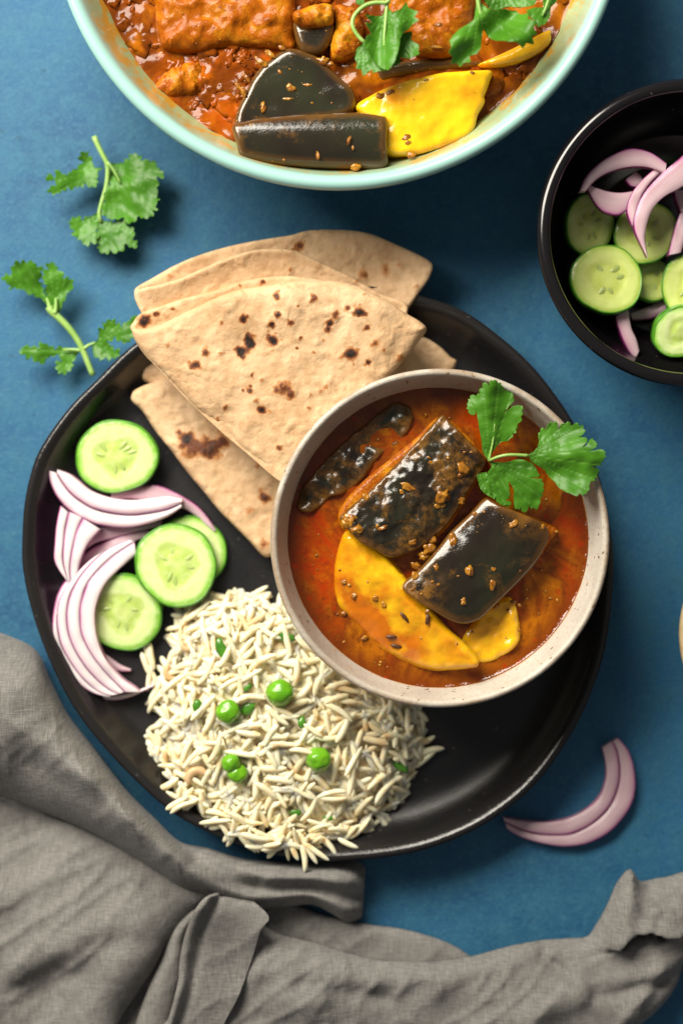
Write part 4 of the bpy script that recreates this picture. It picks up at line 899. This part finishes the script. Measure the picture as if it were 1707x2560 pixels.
chunk('big flat yellow potato piece lower right in the turquoise bowl', c4([(180,540),(250,480),(340,438),(500,390),(620,365),(760,352),(858,350),(850,400),(822,480),(825,505),(790,570),(772,640),(730,690),(600,742),(470,775),(330,768),(300,650)]), TZ+.0075, 'potato', 'potato_piece', 'potato', seed=13, zf=zpt, parts='potato_flesh', rr=.0025,
      bitsl=b3x(C4, [(430,690,30,20,30),(455,775,28,20,0),(440,715,20,14,0),(350,460,30,14,20),(300,480,30,20,-20),(760,362,16,8,0),(530,400,20,8,0)]), stain=lambda u, v, d: .95*math.exp(-((u-1175)**2+(v-235)**2)/900)+.8*math.exp(-((u-985)**2+(v-240)**2)/1500)+.4*math.exp(-((u-1060)**2+(v-320)**2)/900), nb=14)
chunk('brown lumpy eggplant block behind the two coriander sprigs', c4([(330,-200),(760,-200),(775,60),(760,150),(690,230),(640,272),(500,272),(470,240),(430,150),(340,60)]), TZ+.008, 'amber', seed=15, rr=.005, zf=lambda u, v, d=0: .0025*fbm(u, v, 15, .02, 4), parts='coated_skin', nb=30, bitsl=b3x(C4, [(595,125,30,14,0),(580,235,40,10,-5)]))
chunk('slim orange potato wedge behind the second coriander sprig', c4([(790,315),(900,262),(1000,215),(1140,140),(1160,160),(1150,210),(1080,265),(980,310),(880,325)]), TZ+.006, 'potato', 'potato_piece', 'potato', seed=16, rr=.003, parts='potato_flesh', stain=lambda u, v, d: .5)
chunk('dark aubergine strip in the gravy behind the flat potato piece', c4([(380,300),(560,285),(800,300),(790,325),(640,345),(500,360),(380,380),(300,400),(280,330)]), TZ+.003, 'egg2', seed=18, rr=.003, nb=20)
# coriander on the big bowl
t = thing('coriander_sprig', 'coriander sprig with a looping stem in the middle of the turquoise bowl', 'herb', W(950, 100, TZ+.01), 'coriander sprigs')
zc2 = TZ+.022
leaf(c4([(335,35),(360,75),(400,60),(430,15),(440,45),(490,65),(470,95),(495,110),(460,130),(445,150),(420,170),(400,200),(390,270),(370,330),(340,372),(300,350),(250,290),(215,235),(235,190),(255,175),(225,130),(260,120),(222,90),(270,85),(310,80)]), c4([(330,40)])[0], zc2, t, .004, 21, lift=lambda u, v: .002*math.sin(u/14))
leaf(c4([(380,180),(420,165),(460,160),(455,200),(495,230),(490,260),(498,275),(450,300),(400,290),(400,320),(360,345),(340,300),(350,220)]), c4([(385,160)])[0], zc2-.002, t, .002, 22)
leaf(c4([(215,215),(185,240),(172,290),(185,320),(178,345),(205,350),(215,385),(240,365),(262,350),(260,372),(300,360),(330,362),(280,300),(235,235)]), c4([(212,210)])[0], zc2-.001, t, .002, 23)
leaf(c4([(175,-10),(210,-15),(225,10),(200,30),(180,20)]), c4([(190,-20)])[0], zc2, t, .001, 24)
q4 = lambda l, z: [(*c4([p])[0], z) for p in l]
stem_px('stem', q4([(345,-60),(340,10),(280,12),(220,30),(170,80),(162,130),(190,180),(225,215)], zc2+.003), zc2, .0010, .0008, M['stem'], t, 20)
stem_px('stem', q4([(335,10),(328,100),(320,200),(325,300)], zc2+.002), zc2, .0009, .0003, M['stem'], t, 10)
t = thing('coriander_sprig', 'broad leaved coriander sprig on the right side of the turquoise bowl', 'herb', W(1250, 100, TZ+.01), 'coriander sprigs')
leaf(c4([(795,10),(830,50),(870,58),(920,48),(980,52),(1000,75),(1040,80),(1030,110),(1075,140),(1050,165),(1078,190),(1050,205),(1062,240),(1020,240),(1005,265),(970,240),(930,238),(880,220),(840,190),(812,150),(805,200),(800,250),(780,278),(745,285),(750,320),(715,320),(700,342),(680,322),(648,330),(660,300),(636,285),(650,255),(640,225),(660,195),(690,160),(740,130),(765,110),(775,50),(780,10)]), c4([(792,15)])[0], zc2+.002, t, .006, 25, lift=lambda u, v: .003*math.sin((u+v)/24))
leaf(c4([(1190,-30),(1130,-40),(1110,10),(1115,40),(1060,45),(1025,60),(1040,90),(1075,120),(1080,150),(1120,130),(1145,90),(1150,40),(1180,10)]), c4([(1160,-40)])[0], zc2+.004, t, .003, 26)
leaf(c4([(820,-60),(1050,-60),(1070,30),(1000,48),(930,40),(880,55),(830,30)]), c4([(900,-80)])[0], zc2-.003, t, .003, 27, sharp=False)
stem_px('stem', q4([(790,-80),(788,0),(800,60),(812,120)], zc2+.005), zc2, .0013, .0005, M['stem'], t, 10)
stem_px('stem', q4([(1150,-80),(1140,0),(1110,80)], zc2+.007), zc2, .0009, .0004, M['stem'], t, 8)

# ------------------------------------------------------------------ black salad bowl
kc = W(1587*DP, 533*DP, .058); RK = 355.5*DP*SPX*(1-.058/H)
prof = smoothprof([(.026, .0), (.030, .0004), (.036, .006), (RK*.86, .025), (RK*.965, .045), (RK-.0004, .0550), (RK, .0562), (RK-.0005, .0575), (RK-.0020, .0586), (RK-.0036, .0591), (RK-.0052, .0582), (RK-.0060, .0562), (RK-.0063, .054), (RK*.905, .046), (RK*.84, .028), (RK*.68, .012), (RK*.5, .0075), (.001, .007)], 110)
o = lathe('salad_bowl', (kc.x, kc.y), prof, M['black'], seg=180)
tag(o, 'glossy black bowl of cucumber and onion at the right edge', 'bowl')
CK = (1300, 150, 2.7666)
def K(l): return xf(CK, l)
G2 = 'cucumber slices in the black bowl'; G3 = 'red onion slices in the black bowl'
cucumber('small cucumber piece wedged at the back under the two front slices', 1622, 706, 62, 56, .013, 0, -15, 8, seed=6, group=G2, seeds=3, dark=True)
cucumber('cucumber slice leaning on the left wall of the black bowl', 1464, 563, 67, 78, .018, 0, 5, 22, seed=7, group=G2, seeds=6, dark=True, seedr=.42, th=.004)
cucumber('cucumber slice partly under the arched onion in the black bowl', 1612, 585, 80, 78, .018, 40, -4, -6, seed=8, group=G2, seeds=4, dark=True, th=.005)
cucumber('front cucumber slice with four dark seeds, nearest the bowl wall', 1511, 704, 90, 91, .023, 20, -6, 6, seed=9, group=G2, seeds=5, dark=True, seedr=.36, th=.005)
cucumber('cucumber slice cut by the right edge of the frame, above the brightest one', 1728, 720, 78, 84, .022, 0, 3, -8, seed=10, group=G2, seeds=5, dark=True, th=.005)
cucumber('brightest cucumber slice at the bottom of the black bowl', 1697, 824, 76, 62, .020, 20, 12, -6, seed=11, group=G2, seeds=0, th=.008)
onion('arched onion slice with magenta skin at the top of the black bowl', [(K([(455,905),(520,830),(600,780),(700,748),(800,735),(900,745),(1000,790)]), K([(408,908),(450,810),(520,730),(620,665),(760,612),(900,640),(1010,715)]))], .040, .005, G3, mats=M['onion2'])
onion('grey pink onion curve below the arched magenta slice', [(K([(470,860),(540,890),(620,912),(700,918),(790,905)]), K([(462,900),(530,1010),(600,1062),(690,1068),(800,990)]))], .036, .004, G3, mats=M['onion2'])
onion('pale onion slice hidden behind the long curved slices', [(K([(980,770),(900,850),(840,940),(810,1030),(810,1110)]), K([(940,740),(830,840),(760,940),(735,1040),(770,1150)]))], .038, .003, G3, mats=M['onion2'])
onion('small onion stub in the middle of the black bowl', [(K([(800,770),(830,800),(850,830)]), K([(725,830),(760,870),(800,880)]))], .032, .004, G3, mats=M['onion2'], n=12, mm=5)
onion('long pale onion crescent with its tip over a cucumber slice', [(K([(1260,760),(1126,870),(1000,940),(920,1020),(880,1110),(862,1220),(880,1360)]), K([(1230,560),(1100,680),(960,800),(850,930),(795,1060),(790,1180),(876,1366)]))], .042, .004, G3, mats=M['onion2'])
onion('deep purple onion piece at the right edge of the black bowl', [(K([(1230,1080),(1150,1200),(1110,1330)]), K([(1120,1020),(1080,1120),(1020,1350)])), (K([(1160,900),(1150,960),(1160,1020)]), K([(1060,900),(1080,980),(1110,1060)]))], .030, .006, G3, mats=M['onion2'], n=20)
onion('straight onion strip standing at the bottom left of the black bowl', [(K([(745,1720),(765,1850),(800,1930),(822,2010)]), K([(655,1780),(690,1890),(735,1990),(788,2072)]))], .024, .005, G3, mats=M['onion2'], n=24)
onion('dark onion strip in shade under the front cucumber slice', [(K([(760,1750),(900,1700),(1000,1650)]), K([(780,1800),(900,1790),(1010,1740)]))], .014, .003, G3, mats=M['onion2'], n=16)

# ------------------------------------------------------------------ tan dish at the right edge
dc = W(1697+279, 1585, .03); RD = 279*SPX*(1-.03/H)
prof = smoothprof([(.024, .0), (.028, .0005), (.040, .014), (RD*.98, .027), (RD, .030), (RD-.002, .0315), (RD-.004, .029), (RD*.8, .014), (.01, .006), (.001, .006)], 50)
tag(lathe('small_dish', (dc.x, dc.y), prof, M['tan'], seg=96), 'tan rounded dish just showing at the right border beside the plate', 'dish')

# ------------------------------------------------------------------ linen napkin
t = thing('napkin', 'crumpled grey linen napkin along the bottom, tucked beside the black plate', 'napkin', W(700, 2400, 0))
def ridge(u, v, x0, y0, x1, y1, w_):
    dx, dy = x1-x0, y1-y0; L = math.hypot(dx, dy); s_ = ((u-x0)*dx+(v-y0)*dy)/(L*L); s2 = max(0, min(1, s_))
    d = math.hypot(u-x0-dx*s2, v-y0-dy*s2); return math.exp(-(d/w_)**2)
def crumple(u, v, seed, a=1.0):
    p = (u*.8-v*.6)*.0045; q = (u*.6+v*.8)*.016
    r1 = 1-abs(noise.noise(Vector((p, q, seed*1.3)))*2.4)
    r2 = 1-abs(noise.noise(Vector(((u*.3+v*.95)*.006, (u*.95-v*.3)*.019, seed*2.1)))*2.6)
    return a*(.0012*max(0, r1)**2 + .0006*max(0, r2)**3 + .0050*fbm(u, v, seed, .0045, 2) + .0005*fbm(u*.8+v*.3, v*.8-u*.3, seed+2, .018, 2) + .0010*max(0, 1-abs(fbm(u, v*.7, seed+8, .010, 2))*9)*max(0, nz(u, v, seed, .006)+.3))
LN = M['linen']
def zn2(u, v, d):
    z = .006 + .010*(1-math.exp(-max(0, v-2060-.12*u)/130)) + crumple(u, v, 1, 1.2)
    z += .004*ridge(u, v, 60, 2400, 330, 2260, 40) + .003*ridge(u, v, -20, 2250, 120, 2180, 30) - .002*ridge(u, v, 0, 2480, 240, 2390, 44) + .003*ridge(u, v, 380, 2300, 200, 2560, 50)
    return z
slab('fold', [(-110,1960),(100,2010),(300,2080),(480,2180),(550,2215),(520,2252),(470,2300),(425,2350),(385,2420),(345,2480),(300,2550),(270,2660),(-110,2660)], .004, LN, t, thick=.003, rr=.012, zf=zn2, res=.0016, edge_drop=.010, shell=.0012)
# narrow low strip beside it, and the mass to the right
def zlow(u, v, d): return .003 + crumple(u, v, 3, .5)
slab('fold', [(560,2225),(500,2240),(440,2290),(380,2360),(320,2440),(250,2560),(230,2660),(520,2660),(640,2500),(700,2320)], .003, LN, t, thick=.002, rr=.004, zf=zlow, res=.0018, shell=.0012, edge_drop=.002)
slit = [(1545,2352),(1568,2326),(1608,2316),(1645,2328)]
def zn4(u, v, d):
    z = .009 + .007*(1-math.exp(-d/.012)) + crumple(u, v, 7, 1.1)
    z += .004*ridge(u, v, 720, 2480, 1060, 2420, 50) - .003*ridge(u, v, 760, 2440, 960, 2470, 26) + .003*ridge(u, v, 1180, 2560, 1420, 2480, 40)
    z -= .003*ridge(u, v, 1350, 2380, 1420, 2430, 14) + .004*ridge(u, v, 1480, 2470, 1640, 2440, 22)
    z += .007*ridge(u, v, 1565, 2170, 1540, 2330, 34) + .004*ridge(u, v, 1600, 2300, 1700, 2330, 22)
    q_ = dline(u, v, np.array(slit)); up = v < 2352 - (u-1545)*.25 - 22*math.exp(-((u-1590)/30)**2)
    z += (.007*(1-math.exp(-q_/4))*math.exp(-q_/45) if up else -.006*math.exp(-q_/14)) - .010*math.exp(-(q_/6)**4)
    z += .003*ridge(u, v, 1640, 2400, 1560, 2520, 24)
    return z
slab('fold', [(560,2255),(640,2292),(690,2325),(760,2345),(850,2372),(930,2392),(1010,2397),(1100,2397),(1190,2384),(1300,2356),(1400,2350),(1462,2345),(1488,2312),(1515,2255),(1540,2195),(1565,2166),(1582,2180),(1602,2202),(1660,2192),(1780,2175),(1800,2330),(1712,2395),(1692,2450),(1640,2520),(1555,2580),(1400,2660),(420,2660),(450,2500),(520,2330)], .006, LN, t, thick=.004, rr=.006, zf=zn4, res=.0015, edge_drop=.008, shell=.0012)
slab('fold', [(560,2190),(800,2285),(915,2312),(1000,2324),(1080,2344),(1130,2364),(1168,2388),(1200,2420),(900,2450),(700,2400),(560,2300)], .004, LN, t, thick=.003, rr=.004, zf=lambda u, v, d: .002 + crumple(u, v, 9, .5), res=.0018, shell=.0012, edge_drop=.003)
# narrow pleat left of the flap
def zpl(s, t_, u, v): return .004*math.sin(math.pi*t_)**.6 + crumple(u, v, 4, .4) - .006*max(0, .12-s)/.12
ribbon('pleat', [(540,2240),(480,2275),(432,2330),(405,2400),(372,2470),(340,2560),(320,2660)], [(555,2245),(500,2290),(462,2350),(455,2420),(440,2490),(418,2570),(400,2660)], LN, t, n=60, mm=16, zf=zpl, z0=.010, thick=.0012)
# hemmed flap lying on top
def zfl(s, t_, u, v):
    z = .0035*math.exp(-((t_-.06)/.10)**2) + .006*math.exp(-((s-.16)/.16)**2)*(1-.4*t_) + crumple(u, v, 6, .5) - .010*max(0, .08-s)/.08 - .002*math.exp(-((t_-.22)/.07)**2)
    return z + .003*math.exp(-((t_-1)/.2)**2)*math.exp(-((s-.25)/.15)**2)
ribbon('flap', [(560,2228),(515,2243),(485,2280),(462,2340),(450,2400),(446,2450),(432,2510),(412,2580),(395,2660)], [(610,2240),(650,2268),(672,2296),(652,2325),(638,2370),(622,2420),(596,2490),(560,2560),(515,2660)], LN, t, n=90, mm=34, zf=zfl, z0=.0225, thick=.0013)
def zband(s, t_, u, v):
    hh = .030*(1-s)**.5*.8 + .014
    z = hh*max(0, math.sin(math.pi*min(1, t_*.98+.01)))**.62 + crumple(u, v, 2, 1.0 if s < .6 else .5)*math.sin(math.pi*t_)
    v1 = 1/(1+math.exp(-(s-.70)*30)); z -= v1*.009*math.exp(-((t_-.58)/.16)**2)
    z -= .005*ridge(u, v, 490, 2150, 640, 2210, 20) - .002*ridge(u, v, 520, 2135, 700, 2170, 18)
    z += .002*ridge(u, v, 20, 1800, 210, 1940, 34) - .002*ridge(u, v, 60, 1900, 260, 2010, 30) + .002*ridge(u, v, 200, 1930, 420, 2120, 26)
    z -= .009*(max(0, s-.93)/.07)**2
    return z
ribbon('rolled_fold', [(-110,1545),(0,1582),(88,1625),(128,1705),(172,1790),(235,1870),(315,1975),(385,2045),(450,2105),(520,2122),(600,2146),(700,2156),(800,2156),(880,2150),(914,2168)], [(-110,1975),(0,1992),(110,2030),(225,2080),(320,2135),(400,2188),(455,2225),(510,2243),(570,2262),(640,2272),(710,2268),(780,2262),(830,2285),(868,2306),(905,2296)], LN, t, n=190, mm=60, zf=zband, z0=.006, thick=.0015)
